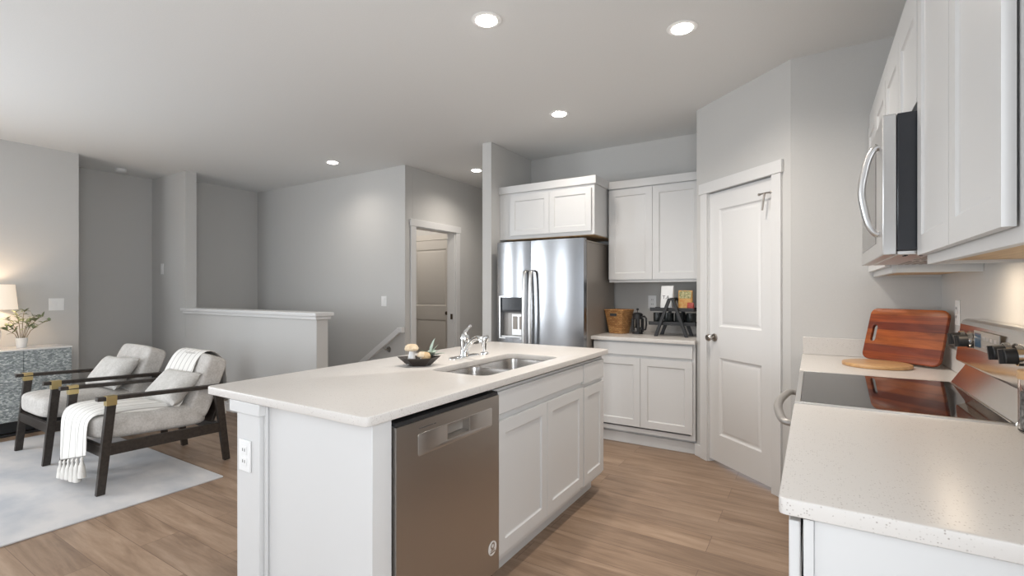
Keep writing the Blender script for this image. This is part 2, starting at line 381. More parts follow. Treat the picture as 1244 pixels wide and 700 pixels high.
# floor with the stairwell opening
b = MB()
SX0, SX1, SY0, SY1 = -6.79, -3.95, 2.95, 4.0
b.box(-7.3, .75, FR-.15, SY0, -.06, 0); b.box(SX1, .75, SY0, 6.7, -.06, 0); b.box(-7.3, SX1, SY1, 6.7, -.06, 0)
struct(b.build('floor', 'floor', smooth=False, weld=False))
struct(MB().box(-7.4, .75, FR-.15, 6.7, ZC, ZC+.08).build('ceiling', 'ceiling', smooth=False))
def wall(name, *boxes, m='wall'):
    b = MB()
    for q in boxes: b.box(*q)
    return struct(b.build(name, m, smooth=False, weld=False))
wall('wall_left', (-6.58, -6.46, FR, -2.1, 0, ZC), (-6.58, -6.46, -.3, 1.9, 0, ZC), (-6.58, -6.46, -2.1, -.3, 0, .7), (-6.58, -6.46, -2.1, -.3, 2.2, ZC))
wall('wall_alcove', (-7.26, -7.14, 1.75, 2.826, 0, ZC), (-7.14, -6.585, 1.78, 1.9, 0, ZC))
wall('wall_stub', (-7.26, -6.29, 2.827, 2.949, 0, ZC))
wall('wall_half', (-6.288, -3.86, 2.827, 2.949, 0, 1.03))
wall('wall_stairleft', (-6.92, -6.792, 2.951, 4.0, -1.8, ZC))
wall('wall_stairback', (-6.92, -3.9, 4.002, 4.12, -1.8, ZC))
wall('wall_hall', (-4.02, -3.9, 4.121, 4.17, 0, ZC), (-4.02, -3.9, 4.90, 6.55, 0, ZC), (-4.02, -3.9, 4.17, 4.90, 2.045, ZC))
wall('wall_hallend', (-4.02, -2.72, 6.551, 6.67, 0, ZC))
wall('wall_fridge', (-2.706, -2.604, 3.82, 6.55, 0, ZC))
wall('wall_back', (-2.603, -.66, 4.592, 4.71, 0, ZC))
wall('wall_pantryside', (-.777, -.68, 4.06, 4.591, 0, ZC))
wall('wall_pantryback', (-.113, .72, 3.424, 3.54, 0, ZC))
wall('wall_right', (.585, .72, FR, -1.3, 0, ZC), (.585, .72, .3, 3.423, 0, ZC), (.585, .72, -1.3, .3, 0, .7), (.585, .72, -1.3, .3, 2.2, ZC))
wall('wall_rear', (-6.58, -5.1, FR-.12, FR-.001, 0, ZC), (-4.0, -2.8, FR-.12, FR-.001, 0, ZC), (-.4, .72, FR-.12, FR-.001, 0, ZC),
     (-5.1, -4.0, FR-.12, FR-.001, 0, .62), (-5.1, -4.0, FR-.12, FR-.001, 2.28, ZC), (-2.8, -.4, FR-.12, FR-.001, 2.28, ZC), (-2.8, -.4, FR-.12, FR-.001, 0, .08))
def win(name, x0, x1, z0, z1, bars):
    b = MB(); y0, y1 = FR-.09, FR-.03
    b.box(x0, x1, y0, y1, z0, z0+.06); b.box(x0, x1, y0, y1, z1-.06, z1)
    for i in range(bars+1):
        x = x0+(x1-x0-.06)*i/bars; b.box(x, x+.06, y0, y1, z0+.06, z1-.06)
    struct(b.build(name, 'trim', smooth=False, weld=False))
win('window_1', -5.099, -4.001, .621, 2.279, 1); win('window_2', -2.799, -.401, .081, 2.279, 2)
light('inner_room_fill', 'POINT', (-4.9, 4.75, 2.45), 7, WARM, shadow_soft_size=.12)  # added fill that brightens the inner room, no fixture behind it
def win_side(name, x, ya, yb, z0, z1):
    b = MB()
    b.box(x-.03, x+.03, ya, yb, z0, z0+.06); b.box(x-.03, x+.03, ya, yb, z1-.06, z1)
    for y in (ya, (ya+yb)/2-.03, yb-.06): b.box(x-.03, x+.03, y, y+.06, z0+.06, z1-.06)
    struct(b.build(name, 'trim', smooth=False, weld=False))
win_side('added_window_3', .65, -1.299, .299, .701, 2.199); win_side('window_4', -6.52, -2.099, -.301, .701, 2.199)  # the right-wall window is invented to go with the added fill
# inner room seen through the open doorway
wall('wall_innerroom', (-5.7, -5.6, 4.121, 5.45, 0, ZC), (-5.599, -4.021, 5.451, 5.55, 0, ZC))
# pantry corner wall with its door
PA = (-.777, 4.01); ANG = math.degrees(math.atan2(3.424-4.01, -.114+.777)); PL = math.hypot(.663, .586)
b = MB(); b.box(0, .132, 0, .10, 0, ZC); b.box(.748, PL, 0, .10, 0, ZC); b.box(.132, .748, 0, .10, 2.036, ZC)
o = struct(b.build('wall_pantry', 'wall', smooth=False, weld=False)); o.location = (*PA, 0); o.rotation_euler = (0, 0, R(ANG))
pd = struct(bpy.data.objects.new('door_1', None)); C.objects.link(pd); pd.location = (*PA, 0); pd.rotation_euler = (0, 0, R(ANG))
DS = [(.012, .010), (.022, .012), (.040, .006), (.044, .005)]
leaf = MB().paneled(.137, .743, .024, 2.028, .012, .035, .238, .642, [(.225, .80), (1.03, 1.90)], DS).build('door_leaf', 'door', pd, angle=20)
kn = MB().lathe([(.001, .012), (.028, .012), (.030, .006), (.027, .001), (.010, -.002), (.010, -.022), (.018, -.028), (.026, -.038), (.027, -.048), (.020, -.058), (.001, -.061)], (.192, 0, .945), 24, 'y').build('door_knob', 'nickel', pd)
for z in (.26, 1.02, 1.83):
    MB().box(.742, .749, -.004, .012, z, z+.09).lathe([(.001, 0), (.006, 0), (.006, .094), (.001, .094)], (.7455, -.003, z-.002), 10).build('hinge', 'nickel', pd)
b = MB(); b.tube([(.745, -.008, 1.925), (.728, -.028, 1.925), (.66, -.03, 1.925)], .005, 8); b.tube([(.708, -.028, 1.925), (.706, -.035, 1.88), (.700, -.04, 1.815)], .006, 8)
b.sblob((.745, -.012, 1.925), (.012, .008, .010)); b.sblob((.66, -.024, 1.925), (.009, .012, .009))
b.build('door_stop', 'nickel', pd)
# casing
b = MB(); b.box(.060, .132, -.016, -.001, 0, 2.035); b.box(.748, .820, -.016, -.001, 0, 2.035); b.box(.048, .832, -.022, -.001, 2.035, 2.115); b.box(.132, .137, -.001, .05, 0, 2.035); b.box(.743, .748, .013, .05, 0, 2.035)
o = struct(b.build('trim_1', 'trim', bevel=.002, smooth=False, weld=False)); o.location = (*PA, 0); o.rotation_euler = (0, 0, R(ANG))
# doorway to the inner room: casing, jamb and the door inside, shade mixed into its paint
b = MB()
for (y0, y1) in ((4.085, 4.165), (4.905, 4.985)): b.box(-3.899, -3.883, y0, y1, 0, 2.04)
b.box(-3.899, -3.878, 4.073, 4.997, 2.04, 2.12)
b.box(-4.02, -3.899, 4.1701, 4.182, 0, 2.04); b.box(-4.02, -3.899, 4.888, 4.8999, 0, 2.04); b.box(-4.02, -3.899, 4.182, 4.888, 2.03, 2.0445)
struct(b.build('trim_2', 'trim', bevel=.002, smooth=False, weld=False))
d2 = struct(bpy.data.objects.new('door_2', None)); C.objects.link(d2); d2.location = (-4.345, 5.395, 0)
MB().paneled(-.80, 0, .012, 2.03, 0, .035, -.685, -.115, [(.22, .88), (1.08, 1.90)], DS).build('door_leaf', 'shaded_door', d2, angle=20)
MB().lathe([(.001, 0), (.03, 0), (.028, -.006), (.011, -.01), (.011, -.03), (.027, -.042), (.027, -.05), (.001, -.062)], (-.065, 0, .98), 20, 'y').build('door_knob', 'bronze', d2)
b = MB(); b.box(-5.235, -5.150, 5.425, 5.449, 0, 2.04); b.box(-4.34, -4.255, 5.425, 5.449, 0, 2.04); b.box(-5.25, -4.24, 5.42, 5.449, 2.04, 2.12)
struct(b.build('trim_3', 'shaded_door', bevel=.002, smooth=False, weld=False))
struct(MB().box(-3.965, -3.93, 4.884, 4.8878, .93, 1.0).build('trim_4', 'bronze', bevel=.001))   # strike plate on the jamb
# half wall cap with moulding
b = MB(); b.box(-6.33, -3.82, 2.787, 2.989, 1.062, 1.095); b.box(-6.31, -3.84, 2.805, 2.971, 1.031, 1.062)
struct(b.build('trim_5', 'trim', bevel=.004, smooth=False, weld=False))
# baseboards
def base(name, *bx):
    b = MB()
    for q in bx: b.box(*q, 0.0005, .095)
    struct(b.build(name, 'trim', bevel=.004, smooth=False, weld=False))
base('baseboard_left', (-6.4595, -6.446, FR, 1.9)); base('baseboard_alcove', (-7.1395, -7.126, 1.9, 2.812), (-7.126, -6.29, 2.813, 2.8265))
base('baseboard_half', (-6.29, -3.846, 2.813, 2.8265), (-3.8595, -3.846, 2.8265, 2.95))
base('baseboard_stub', (-2.72, -2.59, 3.806, 3.8195)); base('baseboard_hall', (-3.8995, -3.886, 4.985, 6.55), (-2.7195, -2.7065, 3.82, 6.55))
base('baseboard_right', (.571, .5845, FR, .99))
o = MB().box(0, .060, -.013, -.0005, .0005, .095).build('baseboard_pantry', 'trim', bevel=.004, smooth=False); struct(o); o.location = (*PA, 0); o.rotation_euler = (0, 0, R(ANG))
base('baseboard_pantryside', (-.7905, -.7775, 4.0, 4.03))
# staircase going down behind the half wall
b = MB()
for i in range(9):
    x1 = -3.951-.26*i; b.box(x1-.26, x1, 2.96, 3.995, -.19*(i+1)-.19, -.19*(i+1))
struct(b.build('stairs', 'floor', smooth=False, weld=False))
struct(MB().box(-6.79, -3.95, 2.88, 2.949, -1.8, -.061).build('wall_stairfront', 'wall', smooth=False))

# ================================================================== KITCHEN ISLAND
XI = -1.146
isl = lambda name, label, cat, y0, group=None: thing(name, label, cat, (XI, y0, 0), 90, group)
def carcass(b, w, d, z0, z1, y=.0195, toe=.075, fw=.035, frame_rails=()):
    """open-topped cabinet box, face frame at y"""
    t = .016; yb = y+d
    b.box(0, t, y+.019, yb, z0, z1); b.box(w-t, w, y+.019, yb, z0, z1); b.box(t, w-t, y+.019, yb, z0, z0+t); b.box(t, w-t, yb-.01, yb, z0+t, z1)
    b.box(0, fw, y, y+.019, z0, z1); b.box(w-fw, w, y, y+.019, z0, z1); b.box(fw, w-fw, y, y+.019, z0, z0+.035); b.box(fw, w-fw, y, y+.019, z1-.03, z1)
    for z in frame_rails: b.box(fw, w-fw, y, y+.019, z-.02, z+.02)
    if toe: b.box(0, w, y+toe, y+toe+.016, 0.001, z0)
    return b
# dishwasher
dw = isl('dishwasher', 'stainless steel dishwasher with pocket handle in the end of the island', 'dishwasher', 1.120)
W = .606
MB().box(.006, W-.006, .03, .57, .10, .862).build('body', 'black_side', dw, bevel=.003)
MB().box(.01, W-.01, .05, .065, .002, .099).build('toe_panel', 'black', dw)
door = MB().paneled(.004, W-.004, .112, .852, -.012, .041, .262, .392, [(.752, .802)], [(.001, .0), (.004, .032)])
door.build('door', 'steel_door', dw, angle=20)
MB().box(.006, W-.006, -.006, .028, .8525, .866).build('vent_strip', 'black', dw)
MB().box(.004, W-.004, .0, .02, .8525, .8555).build('door_top_trim', 'steel_light', dw)
TZ = Matrix.Rotation(R(90), 4, 'X')           # xy plate -> xz plate facing -y
plate([rrect(.105, .548, .732, .808, .008), rrect(.258, .396, .748, .806, .004)], 0, .0012, 'control_panel', 'steel_light', dw, (0, -.0122, 0), bevel=.0003, T=TZ)
MB().box(.265, .389, .017, .018, .757, .797).build('handle_pocket', 'grey_side', dw)
o = MB().box(.108, .182, -.0128, -.0121, .8245, .827).box(.186, .196, -.0128, -.0121, .8245, .827).build('brand_mark', 'slot', dw, smooth=False, weld=False)
sk = MB().lathe([(.0005, -.0135), (.029, -.0135), (.029, -.0122), (.0005, -.0122)], (.552, 0, .222), 28, 'y').build('badge', 'white_ceramic', dw)
b = MB(); b.box(.534, .570, -.0142, -.0136, .203, .209); b.box(.538, .566, -.0142, -.0136, .212, .217)
b.lathe([(.008, -.0142), (.0145, -.0142), (.0145, -.0136), (.008, -.0136)], (.552, 0, .232), 20, 'y'); b.build('badge_print', 'steel_door', sk, weld=False)
# sink base cabinet
sb = isl('sink_cabinet', 'white island cabinet with two shaker doors under the sink', 'cabinet', 1.731)
carcass(MB(), .914, .57, .114, .868, frame_rails=(.745,)).build('body', 'cab', sb, smooth=False, weld=False)
MB().box(.004, .910, 0, .019, .760, .858).build('drawer_front', 'cab', sb, bevel=.002)
for x0, x1 in ((.004, .4555), (.4585, .910)): MB().shaker(x0, x1, .150, .728).build('door', 'cab', sb, angle=20)
nb = isl('narrow_cabinet', 'narrow white single-door cabinet at the far end of the island', 'cabinet', 2.648)
carcass(MB(), .320, .57, .114, .868, frame_rails=(.735,)).build('body', 'cab', nb, smooth=False, weld=False)
MB().box(.004, .316, 0, .019, .742, .858).build('drawer_front', 'cab', nb, bevel=.002)
MB().shaker(.004, .316, .140, .718).build('door', 'cab', nb, angle=20)
ep = thing('island_end_panel', 'white island end panel with square corner post facing the living room', 'panel', (-1.5, 1.035, 0))
def loc(b, o): b.T = Matrix.Translation(-Vector(o.location)); return b
loc(MB(), ep).box(-1.735, -1.146, 1.035, 1.116, .001, .8825).build('panel', 'cab', ep, bevel=.002)
pm = loc(MB(), ep).box(-1.847, -1.702, 1.008, 1.034, .001, .838).box(-1.847, -1.737, 1.034, 1.12, .001, .838).build('post', 'cab', ep, bevel=.002, weld=False)
loc(MB(), ep).box(-1.700, -1.684, 1.024, 1.034, .001, .880).build('moulding', 'cab', ep, bevel=.002)
loc(MB(), ep).box(-1.885, -1.690, .9995, 1.0335, .839, .8825).box(-1.885, -1.737, 1.0335, 1.12, .839, .8825).build('cap', 'cab', ep, bevel=.002, weld=False)
loc(MB(), ep).box(-1.847, -1.757, 1.121, 2.99, .001, .8825).build('back_panel', 'cab', ep, bevel=.002)
loc(MB(), ep).prism([(-1.757, .001), (-1.241, .001), (-1.241, .114), (-1.166, .114), (-1.166, .8825), (-1.757, .8825)], 'y', 2.970, 2.99).build('far_panel', 'cab', ep, bevel=.002)
# worktop with sink cut-out
ZT = .914
SXa, SXb, SYa, SYb = -1.575, -1.235, 1.765, 2.515
wt = plate([rrect(-2.055, -1.131, .998, 3.025, .022), rrect(SXa, SXb, SYa, SYb, .055)], .8835, ZT, 'worktop', 'quartz', bevel=.003)
tag(wt, 'speckled cream quartz worktop covering the whole island', 'countertop')
# undermount double sink
sk = thing('kitchen_sink', 'stainless double-bowl undermount sink in the island worktop', 'sink', (-1.405, 2.14, .70))
mid = 2.135
holes = [rrect(SXa+.004, SXb-.004, SYa+.004, mid-.012, .06), rrect(SXa+.004, SXb-.004, mid+.012, SYb-.004, .06)]
plate([rrect(SXa-.010, SXb+.010, SYa-.010, SYb+.010, .05)]+holes, .8815, .8833, 'rim', 'sink', sk, loc=(1.405, -2.14, -.70), bevel=.0004)
for (y0, y1) in ((SYa+.004, mid-.012), (mid+.012, SYb-.004)):
    b = MB(); loops = []
    x0, x1 = SXa+.004, SXb-.004
    for ins, z, r in ((0, .8816, .06), (.003, .86, .06), (.008, .76, .06), (.016, .735, .058), (.035, .722, .05)):
        loops.append([(px+1.405, py-2.14, z-.70) for px, py in rrect(x0+ins, x1-ins, y0+ins, y1-ins, r)])
    b.loft(loops, cap0=False).build('bowl', 'sink', sk, angle=60)
    MB().lathe([(.0005, .0235), (.025, .0235), (.042, .026), (.042, .0222), (.0005, .0222)], (0, (y0+y1)/2-2.14, 0), 24).build('drain', 'chrome', sk)
# faucet
fa = thing('faucet', 'chrome single-lever kitchen faucet behind the island sink', 'faucet', (-1.69, 2.21, ZT))
b = MB(); b.loft([[(x, y, z) for x, y in rrect(-.028+i, .028-i, -.125+i, .125-i, .026-i*.8)] for z, i in ((.0005, 0), (.006, 0), (.010, .006))]); b.build('base_plate', 'chrome', fa)
MB().lathe([(.001, .0105), (.027, .0105), (.025, .02), (.022, .05), (.024, .085), (.027, .105), (.025, .122), (.016, .135), (.001, .140)], (0, 0, 0), 24).build('body', 'chrome', fa)
MB().tube([(.012, -.006, .040), (.045, -.024, .072), (.085, -.045, .100), (.13, -.069, .120), (.165, -.087, .126), (.182, -.096, .118), (.186, -.098, .104)], [.016, .015, .0135, .013, .0135, .0145, .013], 14, 1.0, 4).build('spout', 'chrome', fa)
MB().tube([(0, 0, .128), (-.004, .006, .142), (.0, .025, .160), (.006, .045, .176)], [.014, .011, .008, .007], 12).sblob((.006, .045, .176), (.008, .012, .009)).build('lever', 'chrome', fa, weld=False)
sp = thing('side_sprayer', 'small chrome side sprayer standing right of the faucet', 'sprayer', (-1.675, 2.385, ZT))
MB().lathe([(.001, .0005), (.026, .0005), (.025, .008), (.017, .014), (.001, .016)], n=24).build('base', 'chrome', sp)
MB().tube([(0, 0, .012), (0, 0, .045), (.002, 0, .075), (.012, 0, .098), (.026, 0, .105)], [.012, .015, .017, .018, .012], 14).build('spray_head', 'chrome', sp)
# ornament bowl on the island
def at_bowl(x, y, z): return (-1.80+x, 1.955+y, ZT+z)
bw = thing('decorative_bowl', 'dark pointed boat-shaped bowl on the island left of the sink', 'bowl', (-1.70, 1.845, ZT))
bw.rotation_euler = (0, 0, R(42)); bw.scale = (.76, .80, .92)
def hexl(a, bb, z, lift=0): return [(-a, 0, z+lift), (-a*.52, -bb, z), (a*.52, -bb, z), (a, 0, z+lift), (a*.52, bb, z), (-a*.52, bb, z)]
b = MB(); b.loft([hexl(.075, .042, .0006), hexl(.145, .082, .046, .006), hexl(.138, .076, .047, .006), hexl(.072, .040, .006)]); b.build('shell', 'dark_wood', bw, bevel=.0015, angle=20)
def orn(name, label, cat, dx, dy, dz, k=1.0):
    o_ = thing(name, label, cat, (-1.70+dx*.85, 1.845+dy*.85, ZT+dz)); o_.scale = (k, k, k); return o_
mu = orn('mushroom_figurine', 'cream mushroom figurine with white stem, tallest in the dark bowl', 'figurine', -.035, -.028, .0075, 1.05)
MB().lathe([(.0005, 0), (.024, 0), (.024, .014), (.020, .020), (.017, .035), (.012, .06), (.011, .070), (.0005, .072)], n=20).build('stem', 'white_ceramic', mu)
MB().lathe([(.0005, .066), (.018, .064), (.031, .068), (.034, .076), (.030, .088), (.020, .096), (.0005, .099)], n=24).build('cap', 'cream', mu)
m2 = orn('mushroom_figurine', 'small tan mushroom figurine in the middle of the dark bowl', 'figurine', .030, -.005, .0075, 1.35)
MB().lathe([(.0005, 0), (.011, 0), (.008, .03), (.0005, .034)], n=16).build('stem', 'white_ceramic', m2)
MB().lathe([(.0005, .028), (.014, .027), (.020, .032), (.018, .041), (.011, .048), (.0005, .050)], n=20).build('cap', 'cream', m2)
o = MB().sblob((0, 0, .024), (.024, .023, .024), 2.3).build('pebble', 'tanstone', loc=(-1.70+.040, 1.845+.004, ZT+.024)); tag(o, 'round tan pebble at the front right of the dark bowl', 'pebble')
def leaf_verts(b, base, d, ln, wd, up=Vector((0, 0, 1)), fold=.25, n=5):
    d = Vector(d).normalized(); sd = d.cross(up)
    if sd.length < 1e-3: sd = Vector((1, 0, 0))
    sd.normalize(); nn = sd.cross(d).normalized(); vs = []; fs = []
    for i in range(n+1):
        t = i/n; wv = wd*math.sin(math.pi*(t**.8))*.5+.0006; c = Vector(base)+d*ln*t+nn*(-.25*ln*t*t*.6)
        vs += [c-sd*wv+nn*wv*fold, c, c+sd*wv+nn*wv*fold]
    for i in range(n):
        for j in range(2): k = i*3+j; fs.append((k, k+1, k+4, k+3))
    m_ = len(vs); vs2 = [v-nn*.0008 for v in vs]; fs2 = [tuple(q+m_ for q in f[::-1]) for f in fs]
    b.add(vs+vs2, fs+fs2)
su = orn('succulent', 'pale green artificial succulent sprig standing in the dark bowl', 'plant', .030, .068, .010, 1.25)
random.seed(4); b = MB()
for i in range(11):
    a = i*2.4; el = .35+.10*(i % 4)*1.2
    leaf_verts(b, (0, 0, .028), (math.cos(a)*math.cos(el), math.sin(a)*math.cos(el), math.sin(el)), .045+.01*(i % 3), .022)
leaf_verts(b, (0, 0, .03), (.05, .1, 1), .072, .028); leaf_verts(b, (0, 0, .03), (.4, .2, .9), .055, .024)
b.build('leaves', 'sage', su, weld=False)
MB().tube([(0, 0, 0), (0, 0, .034)], .004, 8).build('stem', 'twig', su)
# electrical plates: local plate facing -y
def switch_plate(label, loc_, rz, w=.075, h=.118, kind='switch', gangs=1, name=None):
    t = thing(name or ('power_outlet' if kind == 'outlet' else 'light_switch'), label, 'outlet' if kind == 'outlet' else 'switch', loc_, rz)
    MB().box(-w/2, w/2, -.006, -.0008, -h/2, h/2).build('plate', 'plastic', t, bevel=.002)
    for g in range(gangs):
        cx = (g-(gangs-1)/2)*.046
        if kind == 'outlet':
            for cz in (-.021, .021):
                s_ = MB().box(cx-.0165, cx+.0165, -.0085, -.0061, cz-.015, cz+.015).build('socket', 'plastic', t, bevel=.0015)
                MB().box(cx-.008, cx-.005, -.0092, -.0086, cz-.004, cz+.007).box(cx+.005, cx+.008, -.0092, -.0086, cz-.004, cz+.007).build('slots', 'slot', s_, weld=False)
        else:
            MB().hexa([(cx-.0165, -.0061, -.034), (cx+.0165, -.0061, -.034), (cx+.0165, -.0061, .034), (cx-.0165, -.0061, .034)],
                      [(cx-.0165, -.0075, -.034), (cx+.0165, -.0075, -.034), (cx+.0165, -.0115, .034), (cx-.0165, -.0115, .034)]).build('rocker', 'plastic', t, bevel=.0008)
    return t
switch_plate('white power outlet on the island corner post', (-1.788, 1.008, .683), 0, .074, .116, 'outlet')

# ================================================================== BACK WALL
# refrigerator (side by side, dispenser in the left door)
rf = thing('refrigerator', 'stainless side-by-side refrigerator with ice dispenser in an alcove', 'refrigerator', (-2.0825, 3.80, 0))
FW = .4375
MB().box(-FW, FW, .075, .74, .02, 1.715).build('body', 'grey_side', rf, bevel=.004)
MB().box(-FW+.01, FW-.01, .06, .0745, .06, 1.70).build('gasket', 'black', rf)
MB().box(-FW, FW, .03, .7, 1.7155, 1.732).build('hinge_cover', 'grey_side', rf, bevel=.004)
def fdoor(x0, x1, hole=None):
    """gently bowed door front; optional rectangular dispenser pocket"""
    b = MB(); n = 14
    bow = lambda x: -.020*(1-((2*(x-x0)/(x1-x0)-1)**2)) - (.0)
    xs = sorted(set([x0+(x1-x0)*i/n for i in range(n+1)]+(list(hole[:2]) if hole else [])))
    zs = [.06, 1.745] if not hole else [.06, hole[2], hole[3], 1.745]
    for i in range(len(xs)-1):
        for j in range(len(zs)-1):
            if hole and j == 1 and xs[i] >= hole[0]-1e-6 and xs[i+1] <= hole[1]+1e-6: continue
            b.add([(xs[i], bow(xs[i]), zs[j]), (xs[i+1], bow(xs[i+1]), zs[j]), (xs[i+1], bow(xs[i+1]), zs[j+1]), (xs[i], bow(xs[i]), zs[j+1])], [(0, 1, 2, 3)])
    m_ = len(xs)
    for z in (.06, 1.745): b.add([(x, bow(x), z) for x in xs]+[(x1, .059, z), (x0, .059, z)], [tuple(range(m_+2))])
    b.box(x0, x1, .0585, .059, .06, 1.745)
    for x in (x0, x1): b.add([(x, bow(x), .06), (x, .059, .06), (x, .059, 1.745), (x, bow(x), 1.745)], [(0, 1, 2, 3)])
    if hole:
        a, c, z0, z1 = hole; d = .05
        b.add([(a, bow(a), z0), (c, bow(c), z0), (c, bow(c), z1), (a, bow(a), z1), (a, d, z0), (c, d, z0), (c, d, z1), (a, d, z1)], [(0, 1, 5, 4), (1, 2, 6, 5), (2, 3, 7, 6), (3, 0, 4, 7), (4, 5, 6, 7)])
    return b
XS = -.080
HL = (-.395, -.150, .865, 1.235)
fd = fdoor(-FW, XS-.003, HL).build('freezer_door', 'steel', rf, angle=30)
rd = fdoor(XS+.003, FW).build('fridge_door', 'steel', rf, angle=30)
MB().box(.33, .336, -.0075, -.0068, 1.66, 1.668).box(.30, .328, -.0085, -.0072, 1.662, 1.667).box(.338, .352, -.0075, -.0062, 1.662, 1.667).build('brand_mark', 'slot', rd, smooth=False, weld=False)
# dispenser
ds = MB(); a, c, z0, z1 = HL
fr = MB(); yf = -.016
for q in ((a-.012, a, z0-.012, z1+.012), (c, c+.012, z0-.012, z1+.012), (a, c, z0-.012, z0), (a, c, z1, z1+.012)): fr.box(q[0], q[1], yf, -.003, q[2], q[3])
dsp = fr.build('dispenser_frame', 'steel_light', fd, bevel=.001, weld=False)
MB().box(a+.001, c-.001, .002, .030, 1.115, z1-.001).build('dispenser_display', 'black_side', fd, bevel=.001)
MB().box(a+.001, c-.001, -.002, .032, 1.095, 1.114).build('dispenser_lip', 'black', fd, bevel=.001)
MB().box(a+.001, c-.001, .046, .0495, z0+.001, 1.094).build('dispenser_recess', 'grate', fd)
MB().box(a+.10, c-.002, .03, .0455, z0+.02, 1.08).build('dispenser_back', 'steel_light', fd, bevel=.002)
for px in (a+.112, a+.182): MB().box(px, px+.046, .024, .0295, .94, 1.06).build('dispenser_paddle', 'grey_side', fd, bevel=.002)
MB().box(a+.002, c-.002, -.002, .028, z0+.001, z0+.014).build('drip_tray', 'steel_light', fd, bevel=.001)
for sx, xx in ((-1, XS-.032), (1, XS+.032)):
    pts = [(xx, -.014, 1.475), (xx, -.040, 1.47), (xx, -.058, 1.44), (xx, -.072, 1.25), (xx, -.076, 1.03), (xx, -.072, .81), (xx, -.058, .62), (xx, -.040, .59), (xx, -.014, .585)]
    MB().tube(pts, [.017]*9, 14, .55, 4).build('handle', 'steel_light', fd if sx < 0 else rd)
# cabinets on the back wall
def crown(b, x0, x1, y, yb, z0, z1, over=.018, left=False, right=False):
    xa = x0-(over if left else 0); xb = x1+(over if right else 0)
    b.box(xa, xb, y-over, yb, z0, z1)
    return b
cf = thing('fridge_cabinet', 'white wall cabinet with two short doors above the refrigerator', 'cabinet', (-2.603, 3.95, 0))
b = MB(); b.box(.058, .986, .0195, .638, 1.79, 2.232); b.box(.0, .0575, .0195, .06, 1.79, 2.232)
b.build('body', 'cab', cf, bevel=.001, weld=False)
for x0, x1 in ((.130, .5495), (.5525, .960)): MB().shaker(x0, x1, 1.822, 2.20, rail=.05).build('door', 'cab', cf, angle=20)
crown(MB(), 0, .986, .0195, .638, 2.2325, 2.302, right=True).build('crown_moulding', 'cab', cf, bevel=.002)
MB().box(.075, .97, .035, .62, 1.7865, 1.7895).build('underside', 'ply', cf)
cu = thing('wall_cabinet', 'tall white two-door wall cabinet above the coffee counter', 'cabinet', (-1.598, 4.26, 0))
b = MB(); b.box(0, .818, .0195, .328, 1.385, 2.225); b.box(0, .818, .0195, .040, 1.372, 1.3849); b.build('body', 'cab', cu, bevel=.001, weld=False)
for x0, x1 in ((.002, .3995), (.4025, .806)): MB().shaker(x0, x1, 1.398, 2.212).build('door', 'cab', cu, angle=20)
crown(MB(), 0, .818, .0195, .328, 2.2255, 2.295).build('crown_moulding', 'cab', cu, bevel=.002)
cb = thing('base_cabinet', 'white two-door base cabinet under the coffee counter', 'cabinet', (-1.628, 3.967, 0))
carcass(MB(), .846, .58, .114, .872, frame_rails=(.745,), toe=.06).build('body', 'cab', cb, smooth=False, weld=False)
MB().box(.004, .826, 0, .019, .758, .862).build('drawer_front', 'cab', cb, bevel=.002)
for x0, x1 in ((.004, .413), (.416, .826)): MB().shaker(x0, x1, .165, .735).build('door', 'cab', cb, angle=20)
MB().box(.004, .846, .06, .0785, .001, .085).build('toe_board', 'cab', cb)
cw = plate([rrect(-1.643, -.7785, 3.945, 4.5905, .004)], .8745, .905, 'worktop', 'quartz', bevel=.002); tag(cw, 'pale quartz worktop carrying the basket and coffee stand', 'countertop')
o = MB().box(-1.643, -.7785, 4.572, 4.5905, .9055, 1.008).build('backsplash', 'quartz', bevel=.002); tag(o, 'low quartz backsplash behind the wicker basket and coffee stand', 'backsplash')
switch_plate('white power outlet above the coffee counter', (-1.288, 4.592, 1.19), 0, .078, .122, 'outlet')
ZB = .9055
# wicker basket
bk = thing('wicker_basket', 'brown woven wicker basket beside the refrigerator', 'basket', (-1.522, 4.33, ZB), -14)
def sq(a, bb, z, r=.012): return [(x, y, z) for x, y in rrect(-a, a, -bb, bb, r, 3)]
MB().loft([sq(.068, .068, .0005), sq(.098, .098, .205), sq(.102, .102, .212), sq(.092, .092, .212), sq(.088, .088, .20), sq(.060, .060, .008)]).build('body', 'wicker', bk, angle=50)
MB().tube([(math.cos(a)*0 + x, y, .214) for x, y in rrect(-.098, .098, -.098, .098, .02, 4) for a in (0,)]+[(.098, .078, .214)], .007, 8).build('rim', 'wicker', bk)
MB().box(-.035, .035, -.0955, -.080, .160, .185).build('handle_hole', 'slot', bk, rot=(R(0), 0, 0))
# french press
fp = thing('french_press', 'black french press coffee maker with a round knob', 'coffee maker', (-1.352, 4.34, ZB), -20)
MB().lathe([(.0005, .008), (.040, .008), (.040, .165), (.038, .165), (.038, .012), (.0005, .012)], n=28).build('glass', 'glass', fp)
b = MB(); b.lathe([(.0005, .0005), (.046, .0005), (.046, .022), (.0415, .022), (.0415, .0075), (.0005, .0075)], n=28)
b.lathe([(.0415, .135), (.0445, .135), (.0445, .172), (.0415, .172)], n=28)
for i in range(4):
    a = R(45+90*i); b.tube([(.043*math.cos(a), .043*math.sin(a), .02), (.043*math.cos(a), .043*math.sin(a), .14)], .013, 8)
b.build('frame', 'black', fp, weld=False)
MB().lathe([(.0005, .1725), (.046, .1725), (.046, .180), (.030, .192), (.0005, .196)], n=28).build('lid', 'black', fp)
MB().tube([(0, 0, .195), (0, 0, .215)], .003, 8).sblob((0, 0, .222), (.012, .012, .011)).build('plunger_knob', 'black', fp, weld=False)
